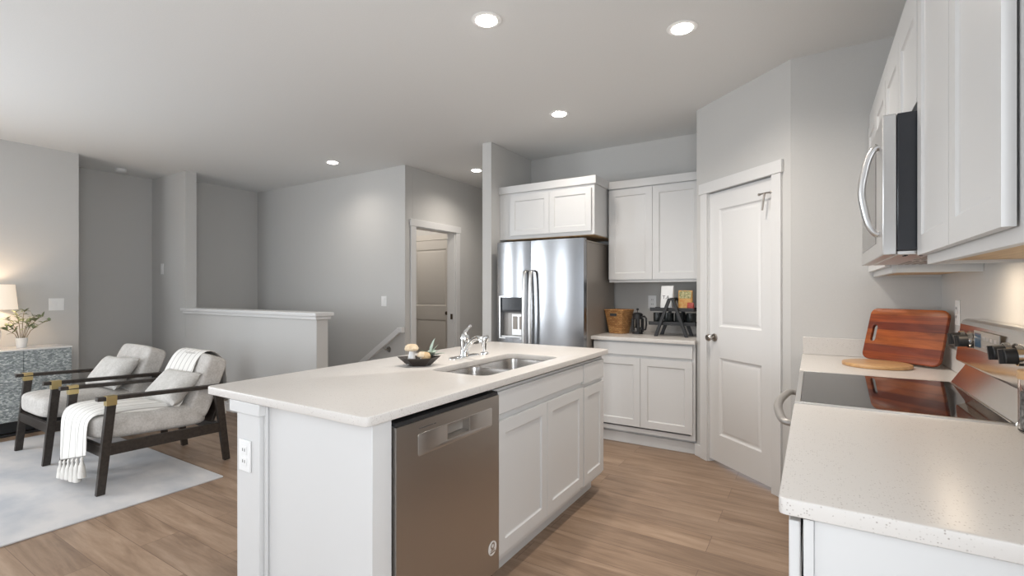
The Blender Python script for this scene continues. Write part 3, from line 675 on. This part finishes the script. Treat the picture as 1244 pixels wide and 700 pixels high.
MB().tube([(.044, 0, .155), (.075, 0, .160), (.092, 0, .145), (.095, 0, .09), (.085, 0, .045), (.044, 0, .035)], .009, 10).build('handle', 'black', fp)
MB().lathe([(.0005, .0125), (.0365, .0125), (.0365, .06), (.0005, .06)], n=24).build('coffee', 'bean', fp)
# two-tier stand
st = thing('shelf_stand', 'black two-tier A-frame stand holding mugs and coffee bags', 'stand', (-1.022, 4.30, ZB))
for yy in (-.10, .10):
    for sx in (-1, 1):
        b = MB(); x0, x1 = sx*.128, sx*.012
        b.hexa([(x0-.014, yy-.012-sx*.0005, .0006), (x0+.014, yy-.012-sx*.0005, .0006), (x0+.014, yy+.012, .0006), (x0-.014, yy+.012, .0006)],
               [(x1-.014, yy-.012-sx*.0005, .325), (x1+.014, yy-.012-sx*.0005, .325), (x1+.014, yy+.012, .325), (x1-.014, yy+.012, .325)])
        b.build('leg', 'black', st, bevel=.002)
MB().tube([(0, -.115, .322), (0, .115, .322)], .009, 10).build('top_bar', 'black', st)
for zz, hw in ((.095, .195), (.215, .182)):
    MB().box(-hw, hw, -.085, .085, zz, zz+.012).build('shelf', 'black', st, bevel=.001)
    rl = MB().box(-hw, hw, -.0865, -.0765, zz+.0125, zz+.030).box(-hw, hw, .0765, .0865, zz+.0125, zz+.030).build('shelf_rail', 'black', st, bevel=.001, weld=False)
mugs = [(-.132, 'black coffee mug at the left end of the lower stand shelf'), (-.04, 'dark mug second from left on the lower stand shelf'), (.052, 'black mug third from left on the lower stand shelf'), (.145, 'dark mug at the right end of the lower stand shelf')]
for i, (mx_, lb) in enumerate(mugs):
    if i == 0:
        mg = mug0 = thing('coffee_mug', lb, 'mug', (-1.022+mx_, 4.295, ZB+.1075), 0, 'mugs on the lower stand shelf')
        MB().lathe([(.0005, 0), (.034, 0), (.039, .008), (.041, .05), (.041, .092), (.037, .092), (.036, .012), (.0005, .008)], n=28).build('cup', 'black_ceramic', mg)
        MB().tube([(.039, 0, .075), (.058, 0, .072), (.062, 0, .05), (.056, 0, .03), (.039, 0, .024)], .006, 8).build('handle', 'black_ceramic', mg)
    else:
        mg = copy_tree(mug0); mg['label'] = lb; mg.location = (-1.022+mx_, 4.295, ZB+.1075)
    mg.rotation_euler = (0, 0, R(-80))
def pouch(name, label, cat, loc_, w, h, d, m, top=.012, rz=0, lean=0):
    t = thing(name, label, cat, loc_, rz); b = MB(); loops = []
    for s_ in (0, .06, .3, .6, .85, .97, 1.0):
        dd = d*(1-s_**1.6)+.006; ww = w*(1-.05*s_) + (0 if s_ > 0 else -.01)
        loops.append([(x, y+lean*s_, s_*h+.0006) for x, y in rrect(-ww/2, ww/2, -dd/2, dd/2, min(dd, ww)*.3, 3)])
    b.loft(loops).build('pouch', m, t, angle=50); return t
cb1 = pouch('coffee_bag', 'white coffee bag with dark lettering on the upper stand shelf', 'bag', (-1.075, 4.30, ZB+.2275), .115, .205, .07, 'paper', rz=-8)
text_mesh('T.A', .042, 'lettering', 'ink', cb1, (-.004, -.026, .105), (R(80), 0, 0))
cb2 = pouch('snack_bag', 'orange and cream printed bag on the upper stand shelf', 'bag', (-.925, 4.305, ZB+.2275), .12, .165, .06, 'orange', rz=5)
MB().prism([(-.045, .098), (.045, .098), (.05, .15), (.02, .165), (0, .155), (-.02, .165), (-.05, .15)], 'y', -.0245, -.0225).build('label_band', 'olivebag', cb2)
cb3 = pouch('candy_bag', 'small dark red bag at the right of the upper stand shelf', 'bag', (-.872, 4.252, ZB+.2275), .055, .062, .035, 'red', rz=0)

# ================================================================== RIGHT-HAND RUN
rt = lambda name, label, cat, x, y0, group=None: thing(name, label, cat, (x, y0, 0), -90, group)
# range
rg = rt('range', 'stainless electric range with black glass cooktop and rear controls', 'range', -.052, 2.653)
RW = .752
MB().box(.002, RW-.002, .045, .634, .10, .898).build('body', 'black_side', rg, bevel=.003)
MB().box(.004, RW-.004, 0, .044, .235, .845).build('oven_door', 'steel_warm', rg, bevel=.004)
MB().box(.10, RW-.10, -.002, -.0003, .33, .70).build('oven_window', 'black_gloss', rg)
MB().box(.004, RW-.004, .004, .044, .10, .228).build('storage_drawer', 'steel_warm', rg, bevel=.004)
MB().box(.004, RW-.004, .006, .044, .85, .897).build('front_panel', 'steel_warm', rg, bevel=.003)
pts = [(.075, .004, .825), (.08, -.03, .828), (.12, -.045, .830), (.25, -.062, .830), (.376, -.068, .830), (.50, -.062, .830), (.63, -.045, .830), (.672, -.03, .828), (.677, .004, .825)]
MB().tube(pts, [.016]*9, 14, .75, 4).build('handle', 'grate', rg)
MB().box(0, RW, .0, .016, .8985, .919).box(0, .010, .016, .535, .8985, .919).box(RW-.010, RW, .016, .535, .8985, .919).box(.0105, RW-.0105, .527, .5345, .9187, .9205).build('cooktop_frame', 'steel_light', rg, bevel=.002, weld=False)
ct = MB().box(.0105, RW-.0105, .0165, .535, .8985, .9185).build('cooktop', 'black_gloss', rg, bevel=.001)
prof = [(.636, .90), (.5355, .90), (.5355, .920), (.577, .990), (.580, 1.0), (.552, 1.010), (.550, 1.02), (.565, 1.160), (.572, 1.174), (.586, 1.181), (.636, 1.181)]
MB().prism(prof, 'x', 0, RW).build('control_panel', 'steel_warm', rg, bevel=.003, angle=20)
def rk(x, z, y, r, name, m, parent, l=.038):
    o_ = MB().lathe([(.0005, 0), (r*1.12, 0), (r*1.12, -.005), (r, -.008), (r*.94, -l), (r*.86, -l-.002), (.0005, -l-.002)], n=24, axis='y').box(-.0055, .0055, -l-.012, -l-.001, -r*.9, r*.9).build(name, m, parent, loc=(x, y, z), rot=(R(6), 0, 0), weld=False)
    MB().lathe([(r*1.13, -.0005), (r*1.26, -.0005), (r*1.22, -.014), (r*1.13, -.014)], n=24, axis='y').build('knob_skirt', 'chrome', o_); return o_
for kx in (.098, .20, .615, .715): rk(kx, 1.108, .5585, .0235, 'knob', 'black', rg)
MB().box(.255, .535, .5528, .5560, 1.082, 1.150).build('display_panel', 'grate', rg, rot=(0, 0, 0))
MB().box(.268, .34, .5518, .5527, 1.092, 1.142).build('display', 'display', rg)
b = MB()
for i in range(4):
    for j in range(2): b.box(.36+.042*i, .385+.042*i, .5522, .5527, 1.096+.026*j, 1.108+.026*j)
b.build('buttons', 'steel_light', rg, weld=False)
# worktops either side of the range
wn = plate([rrect(-.054, .5845, 1.014, 1.8975, .012)], .8835, ZT, 'worktop', 'quartz', bevel=.003); tag(wn, 'speckled quartz worktop in the near right corner of the kitchen', 'countertop')
wf = plate([rrect(-.054, .5845, 2.6555, 3.4235, .004)], .8835, ZT, 'worktop', 'quartz', bevel=.003); tag(wf, 'short quartz worktop under the cutting boards beyond the range', 'countertop')
o = MB().box(-.052, .5655, 3.405, 3.4235, ZT+.0005, 1.016).box(.566, .5845, 2.656, 3.4235, ZT+.0005, 1.016).build('backsplash', 'quartz', bevel=.002, weld=False); tag(o, 'low corner quartz backsplash behind the leaning red cutting board', 'backsplash')
o = MB().box(.566, .5845, 1.014, 1.897, ZT+.0005, 1.016).build('backsplash', 'quartz', bevel=.002); tag(o, 'low quartz backsplash behind the glass jar', 'backsplash')
c1 = rt('base_cabinet', 'white base cabinet under the near right worktop, side panel facing out', 'cabinet', -.034, 1.894)
carcass(MB(), .862, .575, .114, .880, frame_rails=(.745,)).build('body', 'cab', c1, smooth=False, weld=False)
for x0, x1 in ((.004, .4295), (.4325, .858)):
    MB().box(x0, x1, 0-.004, .015, .76, .868).build('drawer_front', 'cab', c1, bevel=.002); MB().shaker(x0, x1, .15, .735, -.004).build('door', 'cab', c1, angle=20)
sp_ = MB().box(.8625, .868, .036, .585, .002, .880).build('side_panel', 'cab', c1, bevel=.001)
MB().box(.8625, .872, .0195, .0355, .002, .880).build('corner_stile', 'cab', c1, bevel=.001)
c2 = rt('base_cabinet', 'white base cabinet in the corner between range and pantry wall', 'cabinet', -.034, 3.42)
carcass(MB(), .760, .575, .114, .880, frame_rails=(.745,)).build('body', 'cab', c2, smooth=False, weld=False)
MB().box(.004, .756, -.004, .015, .76, .868).build('drawer_front', 'cab', c2, bevel=.002)
for x0, x1 in ((.004, .3785), (.3815, .756)): MB().shaker(x0, x1, .15, .735, -.004).build('door', 'cab', c2, angle=20)
# upper cabinets
def upper(name, label, y0, w, z0, doors, dz=.028, ply=True):
    t = rt(name, label, 'cabinet', .272, y0)
    b = MB(); yb = .3125
    lip = .013 if ply else 0
    b.box(.016, w-.016, .039, yb, z0+lip, 2.225)
    b.box(0, w, .0195, .0389, z0, 2.225); b.box(0, .0159, .039, yb, z0, 2.225); b.box(w-.0159, w, .039, yb, z0, 2.225)
    b.build('body', 'cab', t, bevel=.001, weld=False)
    for x0, x1 in doors: MB().shaker(x0, x1, z0+dz, 2.212, -.004).build('door', 'cab', t, angle=20)
    MB().box(0, w, .001, yb, 2.2255, 2.295).build('crown_moulding', 'cab', t, bevel=.002)
    if ply: MB().box(.0165, w-.0165, .0395, yb-.001, z0+.0095, z0+.0125).build('underside', 'ply', t)
    return t
u1 = upper('wall_cabinet', 'large white wall cabinet nearest the camera on the right wall', 1.893, .843, 1.372, ((.004, .397), (.401, .770)))
u2 = upper('wall_cabinet', 'short white wall cabinet above the microwave', 2.654, .758, 1.848, ((.004, .3765), (.3815, .754)), .02, False)
u3 = upper('wall_cabinet', 'white wall cabinet in the corner beyond the microwave', 3.421, .763, 1.372, ((.004, .3795), (.3835, .759)))
# microwave
mw = rt('microwave', 'stainless over-range microwave with curved handle', 'microwave', .185, 2.652)
MW = .750
MB().box(0, MW, .0365, .395, 1.418, 1.843).build('body', 'black_side', mw, bevel=.003)
MB().box(0, MW, 0, .0355, 1.405, 1.843).build('door', 'steel_light', mw, bevel=.003)
MB().box(.05, .57, -.0012, -.0003, 1.455, 1.80).build('door_window', 'black_gloss', mw)
MB().box(.005, MW-.005, .037, .385, 1.4045, 1.4175).build('bottom_plate', 'steel_light', mw, bevel=.002)
b = MB()
for x in (.06, .42):
    for i in range(9): b.box(x, x+.26, .12+.022*i, .13+.022*i, 1.4025, 1.4044)
b.build('grease_filter', 'grate', mw, weld=False)
b = MB()
for x in (.70, .73): 
    for y in (.06, .10): b.lathe([(.0005, 1.402), (.005, 1.402), (.005, 1.4043), (.0005, 1.4043)], (x, y, 0), 10)
b.build('screws', 'black', mw, weld=False)
pts = [(.640, .0, 1.770), (.640, -.013, 1.762), (.640, -.029, 1.728), (.640, -.042, 1.665), (.640, -.046, 1.625), (.640, -.042, 1.585), (.640, -.029, 1.522), (.640, -.013, 1.488), (.640, .0, 1.480)]
MB().tube(pts, [.013, .013, .014, .0145, .0145, .0145, .014, .013, .013], 14, .8, 4).build('handle', 'steel_light', mw)
MB().box(.012, MW-.012, .365, .39, 1.8435, 1.8475).build('mounting_flange', 'grate', mw)
light('cooktop_task_light', 'AREA', (.376, .22, 1.400), 0.8, (1.0, .80, .58), (0, 0, 0), mw, shape='RECTANGLE', size=.12, size_y=.06)
# cutting boards
th = R(40); ln = R(17)
bo = plate([rrect(0, .375, 0, .285, .035), rrect(.028, .052, .10, .19, .012)], -.011, .011, 'cutting_board', 'acacia', bevel=.005, T=Matrix.Rotation(R(90), 4, 'X'))
bo.location = (.232, 3.305, ZT+.009); bo.rotation_euler = (Matrix.Rotation(-th, 4, 'Z') @ Matrix.Rotation(-ln, 4, 'X')).to_euler()
tag(bo, 'red-brown striped cutting board leaning in the corner, handle hole at left', 'cutting board')
lp = [(.145*math.cos(R(a)), .142*math.sin(R(a))) for a in range(0, 360, 6)]
bo2 = plate([lp], .0006, .018, 'cutting_board', 'olive', bevel=.004); bo2.location = (.272, 3.045, ZT); bo2.rotation_euler = (0, 0, R(-12))
tag(bo2, 'pale round wooden board lying flat before the red board', 'cutting board')
# jar
jr = thing('storage_jar', 'clear glass jar with wooden lid beside the range', 'jar', (.5155, 1.822, ZT))
MB().lathe([(.0005, .0006), (.043, .0006), (.047, .006), (.047, .143), (.044, .143), (.044, .008), (.0005, .006)], n=36).build('glass', 'glass', jr)
MB().lathe([(.0005, .1435), (.0485, .1435), (.0495, .147), (.0495, .163), (.047, .166), (.0005, .166)], n=36).build('lid', 'lidwood', jr)
o = MB().lathe([(.0005, .0085), (.0425, .0095), (.0425, .108), (.03, .114), (.0005, .116)], n=32).build('coffee_beans', 'bean', loc=(.5155, 1.822, ZT)); tag(o, 'dark roasted coffee beans filling the glass jar', 'coffee beans'); o['kind'] = 'stuff'
switch_plate('white power outlet on the right wall behind the cutting board', (.585, 3.06, 1.19), -90, .074, .118, 'outlet')

# ================================================================== HALL / STAIR DETAILS
switch_plate('white light switch on the wall above the stair handrail', (-4.23, 4.002, 1.177), 0, .085, .118)
switch_plate('white double light switch beside the table lamp', (-6.46, 1.725, 1.16), 90, .118, .122, gangs=2)
o = switch_plate('slim white wall control near the alcove corner', (-6.86, 2.827, 1.568), 0, .07, .13, name='wall_control')
hr = thing('handrail', 'white sloping stair handrail on the wall behind the half wall', 'handrail', (-4.0, 3.93, 0))
p0 = Vector((.09, -.005, .858)); p1 = Vector((-2.3, -.005, -.75))
d = (p1-p0).normalized(); up = Vector((0, 1, 0)).cross(d).normalized(); up = up if up.z > 0 else -up
b = MB(); a_ = [p0+Vector((0, s*.022, 0))+up*t for s, t in ((-1, -.03), (1, -.03), (1, .03), (-1, .03))]; e_ = [q+(p1-p0) for q in a_]
b.hexa(a_, e_); b.hexa([q for q in [p0+Vector((0, -.027, 0))+up*-.035, p0+Vector((0, .027, 0))+up*-.035, p0+Vector((0, .027, 0))+up*.036, p0+Vector((0, -.027, 0))+up*.036]],
                       [p0+Vector((.055, s*.027, t)) for s, t in ((-1, -.028), (1, -.028), (1, .033), (-1, .033))])
b.build('rail', 'trim', hr, bevel=.006, weld=False)
for t in (.33, 1.6):
    q = p0+d*t; MB().tube([q-up*.032, q-up*.06+Vector((0, .02, 0)), q-up*.06+Vector((0, .074, 0))], .007, 8).lathe([(.0005, .0), (.03, .0), (.03, -.006), (.0005, -.006)], tuple(q-up*.06+Vector((0, .0765, 0))), 16, 'y').build('bracket', 'nickel', hr, weld=False)
sm = thing('smoke_detector', 'round white smoke detector on the alcove ceiling', 'smoke detector', (-6.84, 2.39, ZC)); sm.scale = (.85, .85, .9)
MB().lathe([(.0005, -.001), (.068, -.001), (.070, -.012), (.0005, -.012)], n=32).build('mount', 'plastic', sm)
MB().lathe([(.0005, -.0125), (.060, -.0125), (.064, -.03), (.052, -.042), (.0005, -.044)], n=32).build('cover', 'plastic', sm)
# recessed ceiling lights
cans = [(-1.455, 2.09, 'recessed ceiling light nearest the camera over the island'), (-.60, 2.71, 'recessed ceiling light in front of the pantry door'),
        (-1.727, 3.50, 'recessed ceiling light in front of the refrigerator'), (-4.50, 3.50, 'recessed ceiling light over the stairwell'), (-3.36, 4.62, 'recessed ceiling light in the hall by the fridge wall')]
can0 = None
for x, y, lb in cans:
    if can0 is None:
        c = can0 = thing('recessed_light', lb, 'ceiling light', (x, y, ZC), 0, 'recessed ceiling lights'); c.scale = (.80, .80, .80)
        MB().lathe([(.068, -.001), (.100, -.001), (.098, -.004), (.070, -.006)], n=40).build('trim_ring', 'plastic', c)
        MB().lathe([(.0005, -.001), (.0655, -.001), (.066, -.011), (.055, -.015), (.0005, -.018)], n=40).build('lens', 'lens', c)
    else:
        c = copy_tree(can0); c.location = (x, y, ZC); c['label'] = lb
    light('can_light', 'SPOT', (x, y, ZC-.02), CAN_W*((.76 if y > 3 else 1.5 if x > -1 else 1.05) if x > -2 else .85 if x > -4 else .40), WARM, (0, 0, 0), None, spot_size=R(150), spot_blend=1.0, shadow_soft_size=.07)

# ================================================================== LIVING ROOM
rug = plate([rrect(-5.86, -3.475, -1.4, 1.805, .01)], .0006, .009, 'rug', 'rug', bevel=.002); tag(rug, 'large faded grey rug under the two armchairs', 'rug')
# sideboard
sd = thing('sideboard', 'sideboard with grey mosaic doors against the left wall', 'sideboard', (-6.255, 1.06, 0))
loc(MB(), sd).box(-6.455, -6.063, .39, 1.728, .125, .752).build('body', 'mosaic', sd, bevel=.002)
loc(MB(), sd).box(-6.457, -6.050, .385, 1.733, .7525, .767).build('top', 'marble', sd, bevel=.002)
for i in range(4): loc(MB(), sd).box(-6.0625, -6.045, .393+.3345*i, .7235+.3345*i-.001, .13, .750).build('door', 'mosaic', sd, bevel=.002)
loc(MB(), sd).box(-6.44, -6.10, .42, 1.70, .025, .124).build('plinth', 'black', sd)
for y in (.41, 1.70): loc(MB(), sd).box(-6.09, -6.05, y-.02, y+.02, .001, .124).box(-6.45, -6.41, y-.02, y+.02, .001, .124).build('leg', 'black', sd, weld=False)
loc(MB(), sd).box(-6.089, -6.052, .432, 1.678, .001, .02).build('base_rail', 'black', sd)
# table lamp
la = thing('table_lamp', 'white drum-shade table lamp on the sideboard at the left edge', 'lamp', (-6.25, 1.215, .7675))
MB().lathe([(.0005, 0), (.06, 0), (.062, .01), (.05, .02), (.075, .09), (.08, .15), (.06, .22), (.025, .27), (.018, .30), (.0005, .30)], n=32).build('base', 'white_ceramic', la)
MB().tube([(0, 0, .295), (0, 0, .50)], .006, 8).build('stem', 'brass', la)
MB().lathe([(.185, .36), (.165, .585), (.162, .585), (.182, .36)], n=40).build('lamp_shade', 'shade', la)
light('lamp_bulb', 'POINT', (0, 0, .46), 3.2, (1.0, .76, .54), (0, 0, 0), la, shadow_soft_size=.04)
# plant
pp = thing('potted_plant', 'leafy green sprigs in a white pot on the sideboard', 'plant', (-6.25, 1.425, .7675))
MB().lathe([(.0005, 0), (.032, 0), (.036, .01), (.044, .085), (.046, .092), (.040, .092), (.036, .07), (.0005, .06)], n=28).build('pot', 'white_ceramic', pp)
random.seed(9); bs, bl = MB(), MB()
for i, (dx, dy, h) in enumerate([(.02, -.11, .13), (.05, .10, .22), (-.02, .16, .20), (.03, -.05, .25), (-.04, .03, .26), (.06, .19, .16), (0, -.15, .10), (.05, .05, .17), (-.03, -.11, .20)]):
    pts = [Vector((dx*.1, dy*.1, .06))]+[Vector((dx*t, dy*t, .085+h*math.sin(t*1.5)/1.0)) for t in (.3, .55, .8, 1.0)]
    bs.tube(pts, [.003, .0025, .002, .0015, .001], 6)
    for k in range(13):
        t = .35+.65*random.random(); q = Vector((dx*t, dy*t, .085+h*math.sin(t*1.5)))
        dr = Vector((random.uniform(-1, 1), random.uniform(-1, 1), random.uniform(-.2, .9)))
        leaf_verts(bl, q, dr, random.uniform(.035, .055), random.uniform(.018, .028), n=4)
bs.build('stems', 'twig', pp, weld=False); o = bl.build('leaves', 'leaf', pp, weld=False)
# armchairs (local: centre x, front towards -y)
def make_chair():
    t = thing('armchair', '', 'armchair', (-4.13, 1.60, .009), 0, 'wood-framed armchairs on the rug')
    for sx in (-1, 1):
        xo, xi = sx*.340, sx*.308
        def bar(y00, y01, z0, y10, y11, z1):
            return MB().hexa([(xo, y00, z0), (xi, y00, z0), (xi, y01, z0), (xo, y01, z0)], [(xo, y10, z1), (xi, y10, z1), (xi, y11, z1), (xo, y11, z1)])
        bar(-.400, -.355, .0006, -.345, -.293, .5905).build('front_leg', 'dark_wood', t, bevel=.002)
        bar(.375, .418, .0006, .300, .360, .555).build('rear_leg', 'dark_wood', t, bevel=.002)
        xa, xb = sx*.345, sx*.300
        am = MB().hexa([(xa, -.395, .591), (xb, -.395, .591), (xb, -.395, .617), (xa, -.395, .617)], [(xa, .375, .556), (xb, .375, .556), (xb, .375, .582), (xa, .375, .582)]).build('armrest', 'dark_wood', t, bevel=.003)
        c0, c1 = min(xo, xi)-.003, max(xo, xi)+.003
        MB().hexa([(c0-.003, -.351, .556), (c1+.003, -.351, .556), (c1+.003, -.295, .556), (c0-.003, -.295, .556)], [(c0-.006, -.351, .6175), (c1+.006, -.351, .6175), (c1+.006, -.295, .6175), (c0-.006, -.295, .6175)]).build('brass_clip', 'brass', t, bevel=.001)
        MB().hexa([(sx*.336, -.345, .238), (sx*.312, -.345, .238), (sx*.312, -.345, .312), (sx*.336, -.345, .312)], [(sx*.336, .362, .224), (sx*.312, .362, .224), (sx*.312, .362, .296), (sx*.336, .362, .296)]).build('side_rail', 'dark_wood', t, bevel=.002)
    MB().box(-.3075, .3075, -.372, -.348, .235, .305).build('front_rail', 'dark_wood', t, bevel=.002)
    MB().box(-.3075, .3075, .345, .370, .224, .290).build('back_rail', 'dark_wood', t, bevel=.002)
    MB().hexa([(-.29, .30, .30), (.29, .30, .30), (.29, .322, .30), (-.29, .322, .30)], [(-.275, .418, .56), (.275, .418, .56), (.275, .440, .56), (-.275, .440, .56)]).build('back_frame', 'dark_wood', t, bevel=.002)
    def seatfn(q):      # front edge bulges, seat dips to the back
        z = q.z-.045*(q.y/.40)*.5
        if q.z > 0: z += .014*(1-min(1, (q.x/.30)**2))*(1-min(1, (q.y/.40)**2))
        return Vector((q.x, q.y, z))
    MB().sblob((0, -.045, .385), (.302, .350, .082), 5.5, 18, seatfn).build('seat_cushion', 'linen', t, angle=80)
    def backfn(q):
        s_ = .012*(1-min(1, (q.x/.28)**2))
        y = q.y-(s_ if q.y < 0 else 0)
        v = Vector((q.x, y, q.z)); return Matrix.Rotation(R(-22), 3, 'X') @ v
    MB().sblob((0, .285, .565), (.296, .080, .238), 8.0, 18, backfn).build('back_cushion', 'linen', t, angle=80)
    return t
ch1 = make_chair()
ch1['label'] = 'grey armchair nearest the island, striped throw draped over it'
ch2 = copy_tree(ch1); ch2.location = (-5.12, 1.60, .009); ch2['label'] = 'grey armchair beside the sideboard, with no throw on it'
# pillows
def pillow(label, loc_, w, h, d, rot, rz):
    t = MB()
    n = 16; vs = []; fs = []
    for sgn_ in (-1, 1):
        o_ = len(vs)
        for i in range(n+1):
            for j in range(n+1):
                u = -1+2*i/n; v = -1+2*j/n
                th_ = ((1-u**4)*(1-v**4))**.55
                px = u*w/2*(1-.06*(1-v*v)); pz = v*h/2*(1-.08*(1-u*u))
                vs.append((px, sgn_*d/2*th_, pz+h/2))
        for i in range(n):
            for j in range(n):
                k = o_+i*(n+1)+j; q = (k, k+1, k+n+2, k+n+1); fs.append(q if sgn_ > 0 else q[::-1])
    t.add(vs, fs)
    o_ = t.build('throw_pillow', 'linen2', loc=loc_, rot=(R(rot), 0, R(rz)), angle=80)
    return tag(o_, label, 'pillow')
pillow('pale lumbar pillow on the armchair with the striped throw', (-4.058, 1.632, .482), .45, .285, .13, -44, 2)
pillow('pale lumbar pillow on the armchair beside the sideboard', (-5.03, 1.61, .490), .44, .30, .14, -38, 8)
# striped throw
tb = thing('throw_blanket', 'cream striped throw with tassels draped over the nearer armchair', 'blanket', (-4.13, 1.60, .009))
CT = [(.492, .40, .00), (.490, .50, 0), (.478, .64, 0), (.460, .735, 0), (.418, .800, 0), (.36, .826, 0), (.305, .818, 0), (.258, .765, 0), (.220, .68, 0), (.182, .59, 0), (.145, .505, 0), (.10, .474, 0), (.02, .480, 0), (-.10, .496, 0), (-.20, .506, 0), (-.30, .508, 0), (-.365, .496, 0), (-.400, .462, 0), (-.411, .40, 0), (-.414, .31, 0), (-.417, .22, 0), (-.420, .135, 0)]
WID = [(-.22, .17)]*8+[(-.23, .19), (-.235, .21), (-.245, .24), (-.25, .262), (-.255, .266), (-.255, .262), (-.255, .25), (-.25, .238), (-.245, .228), (-.24, .222), (-.225, .232), (-.212, .242), (-.20, .25), (-.19, .258)]
nx = 22; vs = []; fs = []
random.seed(3)
for i, (y, z, _) in enumerate(CT):
    t = i/(len(CT)-1); xl, xr = WID[i]
    for j in range(nx+1):
        s_ = j/nx; x = xl+(xr-xl)*s_
        hang = max(0, (i-17)/4); fold = .012*math.sin(s_*19+1.0)*hang
        zz = z+(.11*s_*hang) if i > 17 else z
        edge = 0
        if 11 <= i <= 15: edge = .035*max(0, (s_-.86)/.14)**2
        vs.append((x, y-fold*.7, zz-edge+(.004*math.sin(s_*23+i*.7) if 11 <= i < 16 else 0)))
for i in range(len(CT)-1):
    for j in range(nx): k = i*(nx+1)+j; fs.append((k, k+1, k+nx+2, k+nx+1))
cl = MB().add(vs, fs).build('cloth', 'throw', tb, angle=80)
sm_ = cl.modifiers.new('solid', 'SOLIDIFY'); sm_.thickness = .006; sm_.offset = 0
ss = cl.modifiers.new('sub', 'SUBSURF'); ss.levels = 1; ss.render_levels = 1
def tassel(x, y, z, h, r):
    MB().loft([[(x+rr*math.cos(2*math.pi*q/14)*(1+.10*math.sin(q*5)), y+rr*.7*math.sin(2*math.pi*q/14), z-hh) for q in range(14)] for rr, hh in ((.006, -.008), (r*.45, .006), (r*.32, .018), (r*.75, .05), (r*.95, h*.8), (r*1.0, h))]).build('tassel', 'tassel', tb, angle=70)
for x, z, h in ((-.165, .138, .105), (-.095, .152, .11), (-.02, .172, .12), (.055, .190, .135), (.13, .206, .14), (.21, .228, .12)):
    tassel(x, -.432, z, h, .030)
for x in (-.15, -.03, .10): tassel(x, .492, .40, .10, .024)
